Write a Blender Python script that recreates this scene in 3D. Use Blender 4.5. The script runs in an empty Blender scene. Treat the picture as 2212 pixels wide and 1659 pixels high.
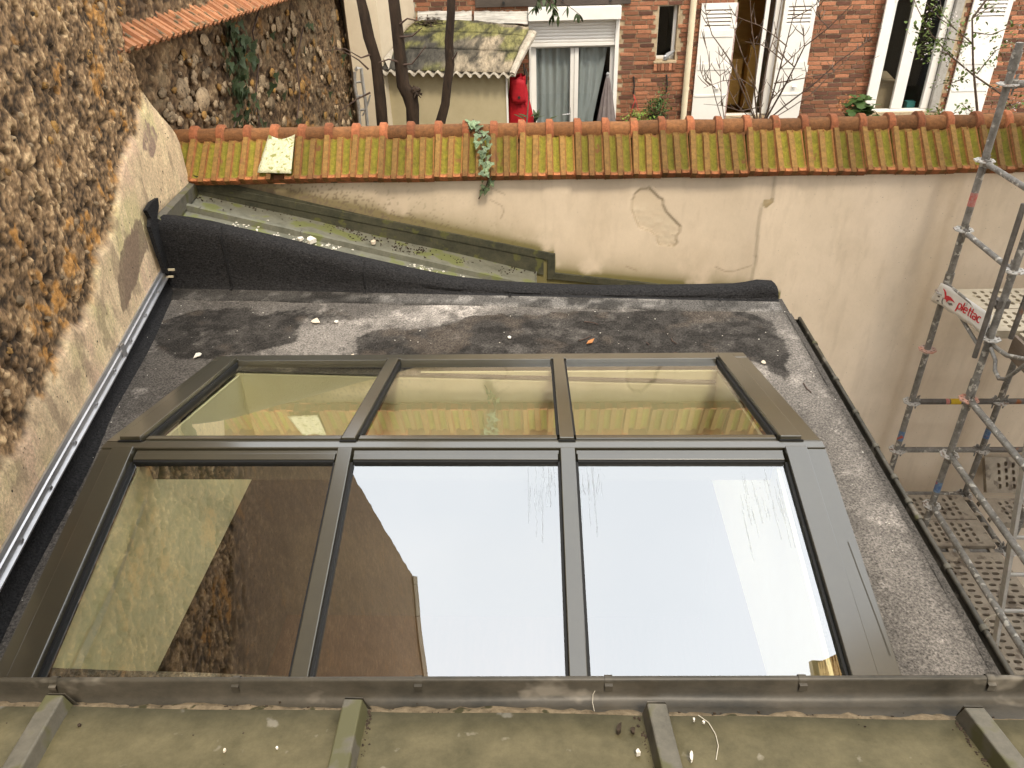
import bpy, bmesh, math, random
import numpy as np
from mathutils import Vector, Matrix
random.seed(7); RNG = np.random.RandomState(11)
S = bpy.context.scene
COL = S.collection
rad = math.radians

# ------------------------------------------------------------------ camera, sky, sun, exposure
# survey of the place: camera at the origin, +Y towards the brick house, Z up, metres
FPX, CW, CH = 1670.0, 2212.0, 1659.0
PITCH, ROLL, YAW = rad(32.65), rad(1.87), rad(-3.0)
_fw = np.array([math.sin(YAW)*math.cos(PITCH), math.cos(YAW)*math.cos(PITCH), -math.sin(PITCH)])
_r0 = np.array([math.cos(YAW), -math.sin(YAW), 0.0]); _u0 = np.cross(_r0, _fw)
RT = math.cos(ROLL)*_r0 - math.sin(ROLL)*_u0
UP = math.cos(ROLL)*_u0 + math.sin(ROLL)*_r0
cam_d = bpy.data.cameras.new('camera'); cam = bpy.data.objects.new('camera', cam_d); COL.objects.link(cam)
cam_d.sensor_width = 36.0; cam_d.lens = 36.0*FPX/CW; cam_d.clip_start = 0.05; cam_d.clip_end = 400
cam.matrix_world = Matrix(((RT[0], UP[0], -_fw[0], 0), (RT[1], UP[1], -_fw[1], 0), (RT[2], UP[2], -_fw[2], 0), (0, 0, 0, 1)))
S.camera = cam
SUN_EL, SUN_AZ = rad(58), rad(160)          # azimuth clockwise from +Y: sun high behind the camera, a little to the right
w = bpy.data.worlds.new('World'); S.world = w; w.use_nodes = True
nt = w.node_tree; nt.nodes.clear()
sky = nt.nodes.new('ShaderNodeTexSky'); sky.sky_type = 'NISHITA'; sky.sun_disc = False
sky.sun_elevation = SUN_EL; sky.sun_rotation = SUN_AZ; sky.air_density = 1.0; sky.dust_density = 6.0; sky.ozone_density = 1.0
hs = nt.nodes.new('ShaderNodeHueSaturation'); hs.inputs['Saturation'].default_value = 0.5
cl = nt.nodes.new('ShaderNodeMix'); cl.data_type = 'RGBA'; cl.inputs[0].default_value = 0.80      # even overcast veil over the clear sky
cw = nt.nodes.new('ShaderNodeTexCoord'); cz = nt.nodes.new('ShaderNodeTexNoise'); cz.inputs['Scale'].default_value = 1.6; cz.inputs['Detail'].default_value = 7
cm = nt.nodes.new('ShaderNodeMix'); cm.data_type = 'RGBA'; cm.inputs[6].default_value = (9.2, 9.5, 9.7, 1); cm.inputs[7].default_value = (10.6, 10.75, 10.8, 1)
cr_ = nt.nodes.new('ShaderNodeMapRange'); cr_.inputs[1].default_value = .35; cr_.inputs[2].default_value = .65
nt.links.new(cw.outputs['Generated'], cz.inputs['Vector']); nt.links.new(cz.outputs[0], cr_.inputs[0]); nt.links.new(cr_.outputs[0], cm.inputs[0]); nt.links.new(cm.outputs[2], cl.inputs[7])
bg = nt.nodes.new('ShaderNodeBackground'); bg.inputs['Strength'].default_value = 0.15
wo = nt.nodes.new('ShaderNodeOutputWorld')
nt.links.new(sky.outputs[0], hs.inputs['Color']); nt.links.new(hs.outputs[0], cl.inputs[6]); nt.links.new(cl.outputs[2], bg.inputs['Color']); nt.links.new(bg.outputs[0], wo.inputs[0])
sd = bpy.data.lights.new('sun', 'SUN'); sd.energy = 1.5; sd.angle = rad(11); sd.color = (1.0, 0.88, 0.70)
so = bpy.data.objects.new('sun', sd); COL.objects.link(so)
_sd = Vector((math.sin(SUN_AZ)*math.cos(SUN_EL), math.cos(SUN_AZ)*math.cos(SUN_EL), math.sin(SUN_EL)))
so.rotation_euler = _sd.to_track_quat('Z', 'Y').to_euler(); so.location = (0, -5, 20)
S.view_settings.view_transform = 'Standard'; S.view_settings.look = 'None'; S.view_settings.gamma = 1.0
S.view_settings.use_curve_mapping = False; S.view_settings.exposure = 1.10
S.render.engine = 'CYCLES'; S.cycles.max_bounces = 8; S.cycles.transparent_max_bounces = 12
S.cycles.use_denoising = True

# ------------------------------------------------------------------ survey helpers
def ray(x, y):
    d = _fw*FPX + RT*(x-CW/2) - UP*(y-CH/2); return d/np.linalg.norm(d)
def on_z(x, y, z): d = ray(x, y); return d*(z/d[2])
def on_y(x, y, Y): d = ray(x, y); return d*(Y/d[1])
def on_x(x, y, X): d = ray(x, y); return d*(X/d[0])
def on_p(x, y, P, n): d = ray(x, y); return d*(np.dot(P, n)/np.dot(d, n))

K = 0.92
YW = 5.80                                   # front face of the plaster wall
YU = 5.3*K                                  # felt upstand
YF = 13.0                                   # brick house front
def z_roof(x): return -2.51*K - 0.035*(x + 2.95*K)
def x_wall(y): return -2.38*K - 0.178*(y - 2.27*K)
ROOF_N = np.array([0.035, 0, 1.0]); ROOF_P = np.array([0, 3.0, z_roof(0)])
WALL_N = np.array([1, 0.178, 0.0]); WALL_P = np.array([x_wall(3.0), 3.0, 0])
def on_roof(x, y): return on_p(x, y, ROOF_P, ROOF_N)
def on_wall(x, y): return on_p(x, y, WALL_P, WALL_N)

# ------------------------------------------------------------------ numeric noise
def _hash(ix, iy, s):
    n = (ix.astype(np.int64)*374761393 + iy.astype(np.int64)*668265263 + s*974634777) & 0x7fffffff
    n = ((n ^ (n >> 13))*1274126177) & 0x7fffffff
    return ((n ^ (n >> 16)) & 0xffff)/65535.0
def vnoise(x, y, s=0):
    ix, iy = np.floor(x), np.floor(y); fx, fy = x-ix, y-iy
    fx = fx*fx*(3-2*fx); fy = fy*fy*(3-2*fy)
    a, b, c, d = _hash(ix, iy, s), _hash(ix+1, iy, s), _hash(ix, iy+1, s), _hash(ix+1, iy+1, s)
    return a*(1-fx)*(1-fy)+b*fx*(1-fy)+c*(1-fx)*fy+d*fx*fy
def fbm(x, y, s=0, o=5, g=0.5):
    t = 0; a = 1; n = 0
    for i in range(o):
        t = t + a*vnoise(x*2**i+17*i, y*2**i-9*i, s+i); n += a; a *= g
    return t/n
def worley(x, y, s=0):
    ix, iy = np.floor(x), np.floor(y)
    f1 = np.full(x.shape, 9.0); f2 = f1.copy(); cid = np.zeros(x.shape)
    for dx in (-1, 0, 1):
        for dy in (-1, 0, 1):
            cx, cy = ix+dx, iy+dy
            d = np.hypot(cx+_hash(cx, cy, s)-x, cy+_hash(cx, cy, s+5)-y)
            h = _hash(cx, cy, s+9)
            m = d < f1
            f2 = np.where(m, f1, np.minimum(f2, d)); cid = np.where(m, h, cid); f1 = np.where(m, d, f1)
    return f1, f2, cid
def sstep(a, b, x): t = np.clip((x-a)/(b-a), 0, 1); return t*t*(3-2*t)
def in_poly(x, y, poly):
    r = np.zeros(x.shape, bool); n = len(poly)
    for i in range(n):
        x1, y1 = poly[i]; x2, y2 = poly[(i+1) % n]
        if y1 == y2: continue
        c = ((y1 > y) != (y2 > y)) & (x < (x2-x1)*(y-y1)/(y2-y1)+x1); r ^= c
    return r
def lerp3(c, k, t): return c*(1-t[:, None]) + np.array(k)[None, :]*t[:, None]

# ------------------------------------------------------------------ materials
def _mat(name):
    m = bpy.data.materials.new(name); m.use_nodes = True; n = m.node_tree
    b = n.nodes['Principled BSDF']; return m, n, b
def pm(name, c1, c2=None, scale=8, detail=6, rough=.7, bump=.3, bscale=None, bdist=.01, metal=0, c3=None, s3=40, t3=.62, vcol=False,
       stretch=(1, 1, 1), contrast=(.35, .65), spec=.3, vmix=.35, coat=0, island=0, rr=None):
    m, n, b = _mat(name); L = n.links.new; N = n.nodes.new
    geo = N('ShaderNodeNewGeometry'); mp = N('ShaderNodeMapping'); mp.inputs['Scale'].default_value = stretch
    L(geo.outputs['Position'], mp.inputs['Vector'])
    nz = N('ShaderNodeTexNoise'); nz.inputs['Scale'].default_value = scale; nz.inputs['Detail'].default_value = detail; nz.inputs['Roughness'].default_value = .76
    L(mp.outputs[0], nz.inputs['Vector'])
    mr = N('ShaderNodeMapRange'); mr.inputs[1].default_value, mr.inputs[2].default_value = contrast
    L(nz.outputs[0], mr.inputs[0])
    mx = N('ShaderNodeMix'); mx.data_type = 'RGBA'; mx.inputs[6].default_value = (*c1, 1); mx.inputs[7].default_value = (*(c2 or c1), 1)
    L(mr.outputs[0], mx.inputs[0]); out = mx.outputs[2]
    if vcol:
        at = N('ShaderNodeAttribute'); at.attribute_name = 'Col'
        m2 = N('ShaderNodeMix'); m2.data_type = 'RGBA'; m2.blend_type = 'MULTIPLY'; m2.inputs[0].default_value = 1
        L(at.outputs[0], m2.inputs[6]); L(out, m2.inputs[7]); out = m2.outputs[2]
    if c3:
        n3 = N('ShaderNodeTexNoise'); n3.inputs['Scale'].default_value = s3; n3.inputs['Detail'].default_value = 4
        L(mp.outputs[0], n3.inputs['Vector'])
        r3 = N('ShaderNodeMapRange'); r3.inputs[1].default_value = t3; r3.inputs[2].default_value = t3+.06; L(n3.outputs[0], r3.inputs[0])
        m3 = N('ShaderNodeMix'); m3.data_type = 'RGBA'; m3.inputs[7].default_value = (*c3, 1)
        L(r3.outputs[0], m3.inputs[0]); L(out, m3.inputs[6]); out = m3.outputs[2]
    if island:
        oi = N('ShaderNodeObjectInfo'); h = N('ShaderNodeHueSaturation')
        r = N('ShaderNodeMapRange'); r.inputs[3].default_value = 1-island; r.inputs[4].default_value = 1+island
        L(oi.outputs['Random'], r.inputs[0]); L(r.outputs[0], h.inputs['Value']); L(out, h.inputs['Color']); out = h.outputs[0]
    L(out, b.inputs['Base Color'])
    b.inputs['Roughness'].default_value = rough; b.inputs['Metallic'].default_value = metal
    b.inputs['Specular IOR Level'].default_value = spec; b.inputs['Coat Weight'].default_value = coat
    if rr:
        q = N('ShaderNodeMapRange'); q.inputs[3].default_value, q.inputs[4].default_value = rr; L(nz.outputs[0], q.inputs[0]); L(q.outputs[0], b.inputs['Roughness'])
    if bump:
        nb = N('ShaderNodeTexNoise'); nb.inputs['Scale'].default_value = bscale or scale*4; nb.inputs['Detail'].default_value = 5
        L(mp.outputs[0], nb.inputs['Vector'])
        bp = N('ShaderNodeBump'); bp.inputs['Strength'].default_value = bump; bp.inputs['Distance'].default_value = bdist
        L(nb.outputs[0], bp.inputs['Height']); L(bp.outputs[0], b.inputs['Normal'])
    return m
def glass_mat(name, r0, tint, refl=(.95, .97, 1.0), fres=1.0):
    m = bpy.data.materials.new(name); m.use_nodes = True; n = m.node_tree; n.nodes.clear(); N = n.nodes.new; L = n.links.new
    o = N('ShaderNodeOutputMaterial'); tr = N('ShaderNodeBsdfTransparent'); tr.inputs[0].default_value = (*tint, 1)
    gl = N('ShaderNodeBsdfGlossy'); gl.inputs['Color'].default_value = (*refl, 1); gl.inputs['Roughness'].default_value = 0.004
    gt_ = N('ShaderNodeNewGeometry'); wn = N('ShaderNodeTexNoise'); wn.inputs['Scale'].default_value = 1.3; wn.inputs['Detail'].default_value = 2; L(gt_.outputs['Position'], wn.inputs['Vector'])
    wb = N('ShaderNodeBump'); wb.inputs['Strength'].default_value = .05; wb.inputs['Distance'].default_value = .02; L(wn.outputs[0], wb.inputs['Height']); L(wb.outputs[0], gl.inputs['Normal'])
    fr = N('ShaderNodeFresnel'); fr.inputs['IOR'].default_value = 1.5
    ad = N('ShaderNodeMath'); ad.operation = 'MULTIPLY_ADD'; ad.inputs[1].default_value = fres; ad.inputs[2].default_value = r0; ad.use_clamp = True
    L(fr.outputs[0], ad.inputs[0]); mx = N('ShaderNodeMixShader'); L(ad.outputs[0], mx.inputs[0]); L(tr.outputs[0], mx.inputs[1]); L(gl.outputs[0], mx.inputs[2])
    ge = N('ShaderNodeNewGeometry'); t2 = N('ShaderNodeBsdfTransparent'); m2 = N('ShaderNodeMixShader')
    L(ge.outputs['Backfacing'], m2.inputs[0]); L(mx.outputs[0], m2.inputs[1]); L(t2.outputs[0], m2.inputs[2]); L(m2.outputs[0], o.inputs[0])
    return m

M = {}
M['stone_wall'] = pm('rubble_stone', (.56, .53, .50), (1.60, 1.48, 1.30), 60, 10, .95, .5, 80, .008, vcol=True, contrast=(.3, .7), c3=(.035, .028, .02), s3=30, t3=.67)
M['stone'] = pm('loose_stone', (.14, .10, .06), (.42, .31, .19), 14, 8, .92, .9, 60, .01, island=.45, c3=(.05, .04, .03), s3=35, t3=.6)
M['ochre_stone'] = pm('ochre_stone', (.20, .12, .05), (.42, .23, .06), 16, 8, .92, .9, 60, .01, island=.25, c3=(.06, .045, .03), s3=30, t3=.6)
M['plaster'] = pm('painted_plaster', (.94, .94, .93), (1.04, 1.04, 1.04), 3, 8, .9, .25, 45, .004, vcol=True, c3=(.20, .155, .105), s3=85, t3=.705)
M['render_cream'] = pm('cream_render', (.56, .47, .34), (.62, .53, .39), 2, 6, .9, .2, 50, .004)
M['shed_wall'] = pm('shaded_cream_render', (.38, .32, .19), (.44, .37, .23), 2, 6, .9, .2, 50, .004)  # cream render of the shed, shadow put into its base colour
M['silt'] = pm('dried_silt', (.10, .075, .045), (.26, .20, .125), 40, 8, .95, .6, 90, .004, c3=(.05, .045, .02), s3=30, t3=.6)
M['felt'] = pm('mineral_felt', (.26, .255, .25), (1.75, 1.68, 1.58), 95, 5, .95, .5, 150, .006, spec=.12, vcol=True, contrast=(.34, .66), c3=(.34, .32, .29), s3=130, t3=.70)
M['felt_black'] = pm('black_felt', (.007, .007, .008), (.042, .041, .041), 110, 5, .95, .9, 150, .008, contrast=(.34, .68), c3=(.17, .165, .155), s3=150, t3=.70, stretch=(.6, 1, 1), spec=.1)
M['tile'] = pm('terracotta_tile', (.50, .52, .52), (1.40, 1.32, 1.20), 34, 10, .9, .7, 80, .006, vcol=True, c3=(.19, .085, .033), s3=9, t3=.645, island=.34, contrast=(.30, .70))
M['tile2'] = pm('old_roof_tile', (.27, .11, .055), (.40, .19, .09), 9, 8, .88, .6, 70, .005, c3=(.12, .09, .05), s3=16, t3=.56, island=.2)
M['zinc_moss'] = pm('mossy_zinc', (.062, .054, .025), (.145, .122, .064), 12, 12, .66, .3, 60, .003, c3=(.23, .205, .15), s3=18, t3=.655, contrast=(.30, .70))
M['zinc'] = pm('weathered_zinc', (.078, .072, .055), (.16, .145, .112), 9, 9, .58, .2, 40, .003, c3=(.095, .09, .042), s3=9, t3=.53)
M['zinc_dark'] = pm('stained_zinc', (.030, .027, .020), (.080, .068, .050), 7, 9, .42, .2, 40, .003, stretch=(.6, 1, 1), c3=(.16, .14, .11), s3=9, t3=.6)
M['zinc_green'] = pm('greenish_zinc', (.10, .10, .075), (.205, .20, .155), 5, 9, .6, .2, 40, .003, c3=(.14, .15, .06), s3=5, t3=.52)
M['flash'] = pm('dark_flashing', (.035, .036, .024), (.085, .08, .05), 7, 8, .7, .3, 50, .004, c3=(.10, .10, .035), s3=9, t3=.58)
M['alu'] = pm('bronze_coated_aluminium', (.033, .029, .0165), (.041, .036, .021), 5, 7, .45, .04, 500, .0008, spec=.5, coat=1)
_b = M['alu'].node_tree.nodes['Principled BSDF']; _b.inputs['Coat Roughness'].default_value = .16; _b.inputs['Coat IOR'].default_value = 1.72
M['streak'] = pm('dried_drip', (.045, .041, .032), (.055, .05, .04), 20, 5, .8, 0)
m_ = bpy.data.materials.new('water_mark'); m_.use_nodes = True; n_ = m_.node_tree; n_.nodes.clear(); M['drip'] = m_
o_ = n_.nodes.new('ShaderNodeOutputMaterial'); a_ = n_.nodes.new('ShaderNodeBsdfTransparent'); d_ = n_.nodes.new('ShaderNodeBsdfDiffuse'); x_ = n_.nodes.new('ShaderNodeMixShader'); d_.inputs[0].default_value = (.42, .44, .44, 1); x_.inputs[0].default_value = .10; a_.inputs[0].default_value = (.955, .96, .96, 1)
n_.links.new(a_.outputs[0], x_.inputs[1]); n_.links.new(d_.outputs[0], x_.inputs[2]); n_.links.new(x_.outputs[0], o_.inputs[0])
M['alu_bar'] = pm('mill_aluminium', (.45, .45, .46), (.60, .60, .62), 12, 5, .42, .1, 60, .002, metal=.85, stretch=(1, .15, 1))
M['rubber'] = pm('black_rubber', (.008, .008, .008), None, 8, 2, .6, 0)
M['galv'] = pm('galvanised_tube', (.125, .115, .10), (.29, .275, .25), 16, 8, .55, .2, 60, .003, metal=.12, c3=(.52, .49, .43), s3=24, t3=.585)
M['galv_dark'] = pm('rusty_tube', (.10, .09, .08), (.19, .17, .15), 12, 7, .55, .2, 60, .003, metal=.3, c3=(.26, .10, .04), s3=6, t3=.62)
M['rosette'] = pm('worn_rosette', (.42, .40, .37), (.62, .59, .54), 20, 5, .6, .2, 80, .002, metal=.15, c3=(.30, .22, .17), s3=20, t3=.58)
M['rosette_red'] = pm('red_sprayed_rosette', (.52, .40, .34), (.60, .24, .15), 9, 5, .6, .2, 80, .002, c3=(.40, .34, .29), s3=20, t3=.56)
M['deck'] = pm('dusty_steel_deck', (.23, .19, .145), (.35, .30, .23), 8, 8, .8, .3, 60, .003, c3=(.15, .12, .09), s3=9, t3=.58)
M['deck_white'] = pm('pale_steel_deck', (.40, .34, .25), (.52, .45, .33), 8, 8, .8, .3, 60, .003, c3=(.36, .30, .20), s3=12, t3=.6)
M['board'] = pm('grey_plywood', (.17, .13, .10), (.26, .205, .155), 5, 8, .85, .3, 40, .004, stretch=(1, .25, 3))
M['sign'] = pm('white_sign_sheet', (.74, .72, .68), (.80, .78, .74), 12, 6, .5, .1, 50, .002, c3=(.30, .27, .24), s3=14, t3=.68)
M['red'] = pm('red_print', (.55, .02, .035), (.62, .03, .045), 30, 4, .5, 0)
M['grime'] = pm('grime_mark', (.20, .18, .16), None, 30, 4, .9, 0)
M['sticker_y'] = pm('yellow_sticker', (.55, .36, .02), (.62, .42, .03), 30, 4, .6, 0, c3=(.12, .07, .03), s3=30, t3=.62)
M['sticker_b'] = pm('blue_sticker', (.05, .10, .24), (.20, .28, .36), 30, 5, .6, 0, c3=(.45, .10, .07), s3=18, t3=.56)
M['sticker_r'] = pm('red_sticker', (.50, .09, .06), (.48, .30, .27), 30, 5, .6, 0)
M['mortar'] = pm('lime_mortar', (.30, .225, .135), (.48, .38, .25), 12, 6, .95, .5, 60, .006)
M['mortar_dark'] = pm('dark_mortar', (.14, .10, .065), (.22, .16, .10), 12, 6, .95, .5, 60, .006)
M['brick'] = pm('red_brick', (.24, .092, .050), (.37, .165, .088), 30, 7, .9, .5, 80, .004, island=.42, c3=(.12, .06, .04), s3=38, t3=.62)
M['brick_dark'] = pm('burnt_brick', (.085, .04, .028), (.17, .075, .045), 30, 7, .9, .5, 80, .004, island=.3)
M['brick_tan'] = pm('tan_brick', (.62, .38, .13), (.74, .48, .20), 20, 6, .9, .4, 70, .004, island=.22)
M['white'] = pm('white_paint', (.74, .71, .65), (.80, .77, .71), 5, 7, .55, .06, 40, .002)
M['white_pvc'] = pm('white_pvc', (.72, .69, .64), (.76, .73, .68), 5, 4, .4, 0)
M['rust'] = pm('flaking_red_edge', (.22, .08, .06), (.55, .45, .40), 40, 6, .8, .2, 60, .003)
M['pipe'] = pm('cream_downpipe', (.62, .53, .36), (.70, .61, .43), 4, 6, .55, .05, 40, .002)
M['wood_dark'] = pm('dark_beam', (.05, .04, .032), (.09, .07, .055), 6, 8, .8, .4, 40, .006, stretch=(.2, 1, 1))
M['black'] = pm('black_iron', (.012, .012, .012), (.03, .028, .025), 20, 4, .6, .1)
M['interior'] = pm('dark_room', (.018, .014, .010), (.028, .022, .016), 3, 4, .9, 0)
M['int_wood'] = pm('brown_boarded_room', (.55, .30, .07), (.68, .40, .11), 2, 6, .7, 0, stretch=(1, 1, 5))
M['shaft'] = pm('cream_board', (.82, .79, .58), (.86, .84, .64), 3, 5, .85, .05, 40, .002)
M['film'] = pm('white_masking_film', (.75, .76, .66), None, 6, 3, .5, 0)
M['floor'] = pm('brown_floor', (.05, .035, .02), (.09, .06, .035), 2, 6, .7, 0, stretch=(6, 1, 1))
M['lining'] = pm('dim_brown_lining', (.10, .082, .055), (.13, .105, .07), 2, 5, .9, 0)
M['floor_oak'] = pm('oak_floor', (.07, .038, .02), (.11, .06, .035), 2, 6, .6, 0, stretch=(6, 1, 1))
M['curtain'] = pm('grey_curtain', (.235, .26, .265), (.29, .315, .32), 6, 4, .85, .1, 60, .003, stretch=(1, 1, .2))
M['bag'] = pm('red_fabric', (.28, .006, .012), (.42, .010, .018), 9, 5, .7, .2, 60, .004)
M['parasol'] = pm('taupe_fabric', (.14, .115, .11), (.19, .16, .15), 9, 5, .85, .15, 60, .003)
M['grey_plastic'] = pm('grey_plastic', (.20, .20, .20), (.28, .28, .28), 9, 4, .5, 0)
M['bark'] = pm('brown_bark', (.016, .0105, .007), (.050, .031, .019), 14, 8, .9, .7, 40, .01, stretch=(1, 1, .3), c3=(.09, .065, .04), s3=10, t3=.68)
M['twig'] = pm('grey_brown_twig', (.10, .068, .05), (.18, .13, .095), 14, 5, .85, 0)
M['twig_dark'] = pm('dark_twig', (.05, .032, .025), (.10, .065, .05), 14, 5, .85, 0)
M['leaf_dark'] = pm('dark_leaf', (.020, .035, .010), (.05, .07, .022), 12, 5, .55, 0, island=.3)
M['leaf'] = pm('green_leaf', (.035, .075, .015), (.085, .15, .035), 10, 5, .55, 0, island=.3)
M['leaf_ivy'] = pm('ivy_leaf', (.06, .10, .045), (.21, .27, .15), 60, 5, .5, .1, island=.3, contrast=(.4, .6))
M['leaf_ivy2'] = pm('dark_ivy_leaf', (.026, .042, .016), (.055, .078, .034), 60, 5, .5, .1, island=.3)  # darker green for the ivy on the garden wall
M['leaf_young'] = pm('young_green_leaf', (.12, .19, .03), (.22, .30, .06), 10, 5, .6, 0, island=.3)
M['petal'] = pm('pale_blossom', (.70, .58, .55), (.78, .72, .66), 20, 3, .7, 0)
M['leaf_dry'] = pm('dry_leaf', (.35, .13, .04), (.45, .20, .07), 30, 4, .7, 0)
M['chip'] = pm('plaster_chip', (.62, .58, .50), (.72, .68, .60), 40, 4, .9, .2, 80, .003)
M['paper'] = pm('torn_paper', (.55, .46, .34), (.66, .58, .46), 40, 4, .8, .1, 80, .002)
M['soil'] = pm('garden_soil', (.05, .04, .028), (.10, .08, .05), 3, 8, .95, .6, 20, .03, c3=(.05, .08, .02), s3=3, t3=.55)
M['concrete'] = pm('courtyard_concrete', (.035, .033, .03), (.06, .055, .05), 3, 8, .9, .4, 20, .01)
M['debris'] = pm('leaf_mould', (.020, .014, .009), (.06, .042, .028), 40, 5, .95, .3)
M['shed_felt'] = pm('mossy_roofing_felt', (.30, .30, .30), (1.5, 1.48, 1.42), 7, 10, .9, .5, 50, .006, stretch=(1.4, .35, 1), contrast=(.38, .64), vcol=True)
M['fibre'] = pm('fibre_cement', (.24, .21, .165), (.46, .41, .33), 9, 7, .85, .3, 50, .003, c3=(.14, .13, .08), s3=8, t3=.62)
M['foil'] = pm('silver_flashing', (.16, .15, .13), (.42, .40, .36), 30, 6, .45, .6, 45, .01, metal=.35, stretch=(.05, 1, 3), c3=(.25, .23, .20), s3=12, t3=.64)
M['foil_moss'] = pm('mossy_patch_band', (.42, .42, .22), (.62, .60, .46), 70, 6, .6, .8, 110, .006, c3=(.26, .27, .08), s3=26, t3=.56)
M['card'] = pm('brown_cardboard', (.22, .17, .11), (.27, .21, .14), 4, 5, .85, 0)
M['teal'] = pm('teal_plastic', (.03, .16, .16), None, 4, 3, .5, 0)
M['cement'] = pm('grey_cement', (.28, .26, .23), (.40, .375, .335), 9, 7, .92, .5, 50, .006)
M['ladder'] = pm('dusty_aluminium', (.36, .34, .31), (.52, .50, .46), 14, 6, .5, .1, 60, .002, metal=.4)
M['rope'] = pm('pale_cord', (.55, .50, .40), None, 30, 3, .8, 0)
M['pane_near'] = glass_mat('solar_glass', .275, (.98, .97, .84), (.97, .985, 1.0), 1.0)
M['pane_win'] = glass_mat('window_glass', .012, (.9, .92, .9), (1, 1, 1), .45)

# ------------------------------------------------------------------ object helpers
class MB:
    def __init__(s): s.v = []; s.f = []
    def add(s, vs, fs):
        o = len(s.v); s.v += [tuple(map(float, q)) for q in vs]; s.f += [tuple(i+o for i in f) for f in fs]; return s
    def box(s, x0, x1, y0, y1, z0, z1):
        return s.add([(x, y, z) for x in (x0, x1) for y in (y0, y1) for z in (z0, z1)], BOXF)
    def hexa(s, p):                                     # 8 points in the order of BOXF
        return s.add(p, BOXF)
    def tube(s, pts, r, n=10, cap=True):
        pts = [Vector(p) for p in pts]; k = len(pts); rs = r if isinstance(r, (list, tuple)) else [r]*k
        vs = []; up = None
        for i, p in enumerate(pts):
            d = (pts[min(i+1, k-1)]-pts[max(i-1, 0)]).normalized()
            if up is None:
                up = Vector((0, 0, 1)) if abs(d.z) < .9 else Vector((1, 0, 0))
            a = d.cross(up).normalized(); b = a.cross(d).normalized(); up = b
            for j in range(n):
                t = 2*math.pi*j/n; vs.append(p+(a*math.cos(t)+b*math.sin(t))*rs[i])
        fs = [(i*n+j, i*n+(j+1) % n, (i+1)*n+(j+1) % n, (i+1)*n+j) for i in range(k-1) for j in range(n)]
        if cap: fs += [tuple(range(n))[::-1], tuple((k-1)*n+j for j in range(n))]
        return s.add(vs, fs)
    def prism(s, poly, off):                            # planar polygon extruded by a vector
        n = len(poly); off = Vector(off); a = [Vector(p) for p in poly]
        return s.add(a+[p+off for p in a], [tuple(range(n))[::-1], tuple(range(n, 2*n))]+[(i, (i+1) % n, n+(i+1) % n, n+i) for i in range(n)])
    def loft(s, rows, closed=False):
        n = len(rows[0]); vs = [p for r in rows for p in r]; m = n if closed else n-1
        return s.add(vs, [(i*n+j, i*n+(j+1) % n, (i+1)*n+(j+1) % n, (i+1)*n+j) for i in range(len(rows)-1) for j in range(m)])
    def blob(s, c, r, seed=0, sub=1, jit=.25):
        bm = bmesh.new(); bmesh.ops.create_icosphere(bm, subdivisions=sub, radius=1)
        rr = random.Random(seed); vs = []
        for v in bm.verts:
            k = 1+rr.uniform(-jit, jit); vs.append((c[0]+v.co.x*r[0]*k, c[1]+v.co.y*r[1]*k, c[2]+v.co.z*r[2]*k))
        fs = [tuple(v.index for v in f.verts) for f in bm.faces]; bm.free(); return s.add(vs, fs)
    def mesh(s, name, mat, smooth=None, bevel=0, fixn=True, angle=40):
        smooth = (not bevel) if smooth is None else smooth
        me = bpy.data.meshes.new(name); me.from_pydata(s.v, [], s.f)
        if fixn or bevel:
            bm = bmesh.new(); bm.from_mesh(me)
            if bevel:
                bmesh.ops.bevel(bm, geom=[e for e in bm.edges if e.is_manifold and e.calc_face_angle(0) > .5], offset=bevel, segments=2, affect='EDGES', profile=.5, clamp_overlap=True)
            bmesh.ops.recalc_face_normals(bm, faces=bm.faces); bm.to_mesh(me); bm.free()
        me.materials.append(mat)
        if smooth:
            me.polygons.foreach_set('use_smooth', [True]*len(me.polygons)); me.set_sharp_from_angle(angle=rad(angle))
        return me
    def build(s, name, mat, parent=None, **kw): return obj(name, s.mesh(name, mat, **kw), parent)
BOXF = [(0, 1, 3, 2), (4, 6, 7, 5), (0, 4, 5, 1), (2, 3, 7, 6), (0, 2, 6, 4), (1, 5, 7, 3)]
def obj(name, me, parent=None):
    o = bpy.data.objects.new(name, me); COL.objects.link(o)
    if parent is not None: o.parent = parent
    return o
def tag(o, label, cat, group=None):
    o['label'] = label; o['category'] = cat
    if group: o['group'] = group
    return o
def thing(name, label, cat, loc=(0, 0, 0), group=None):
    o = bpy.data.objects.new(name, None); COL.objects.link(o); o.location = loc; o.empty_display_size = .1
    return tag(o, label, cat, group)
def kind(o, k): o['kind'] = k; return o
def put(o, m=None, loc=None):                           # keep world-space meshes under an Empty that stands elsewhere
    return o
def part(mb, name, mat, root, **kw):                    # mesh given in world coordinates, parented to root (translation only)
    o = mb.build(name, mat, root, **kw); L = root.location
    p = root.parent
    o.location = (-L[0], -L[1], -L[2]); return o
def sub(mb, name, mat, parent, **kw): return mb.build(name, mat, parent, **kw)      # parent already holds world-space coordinates
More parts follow.
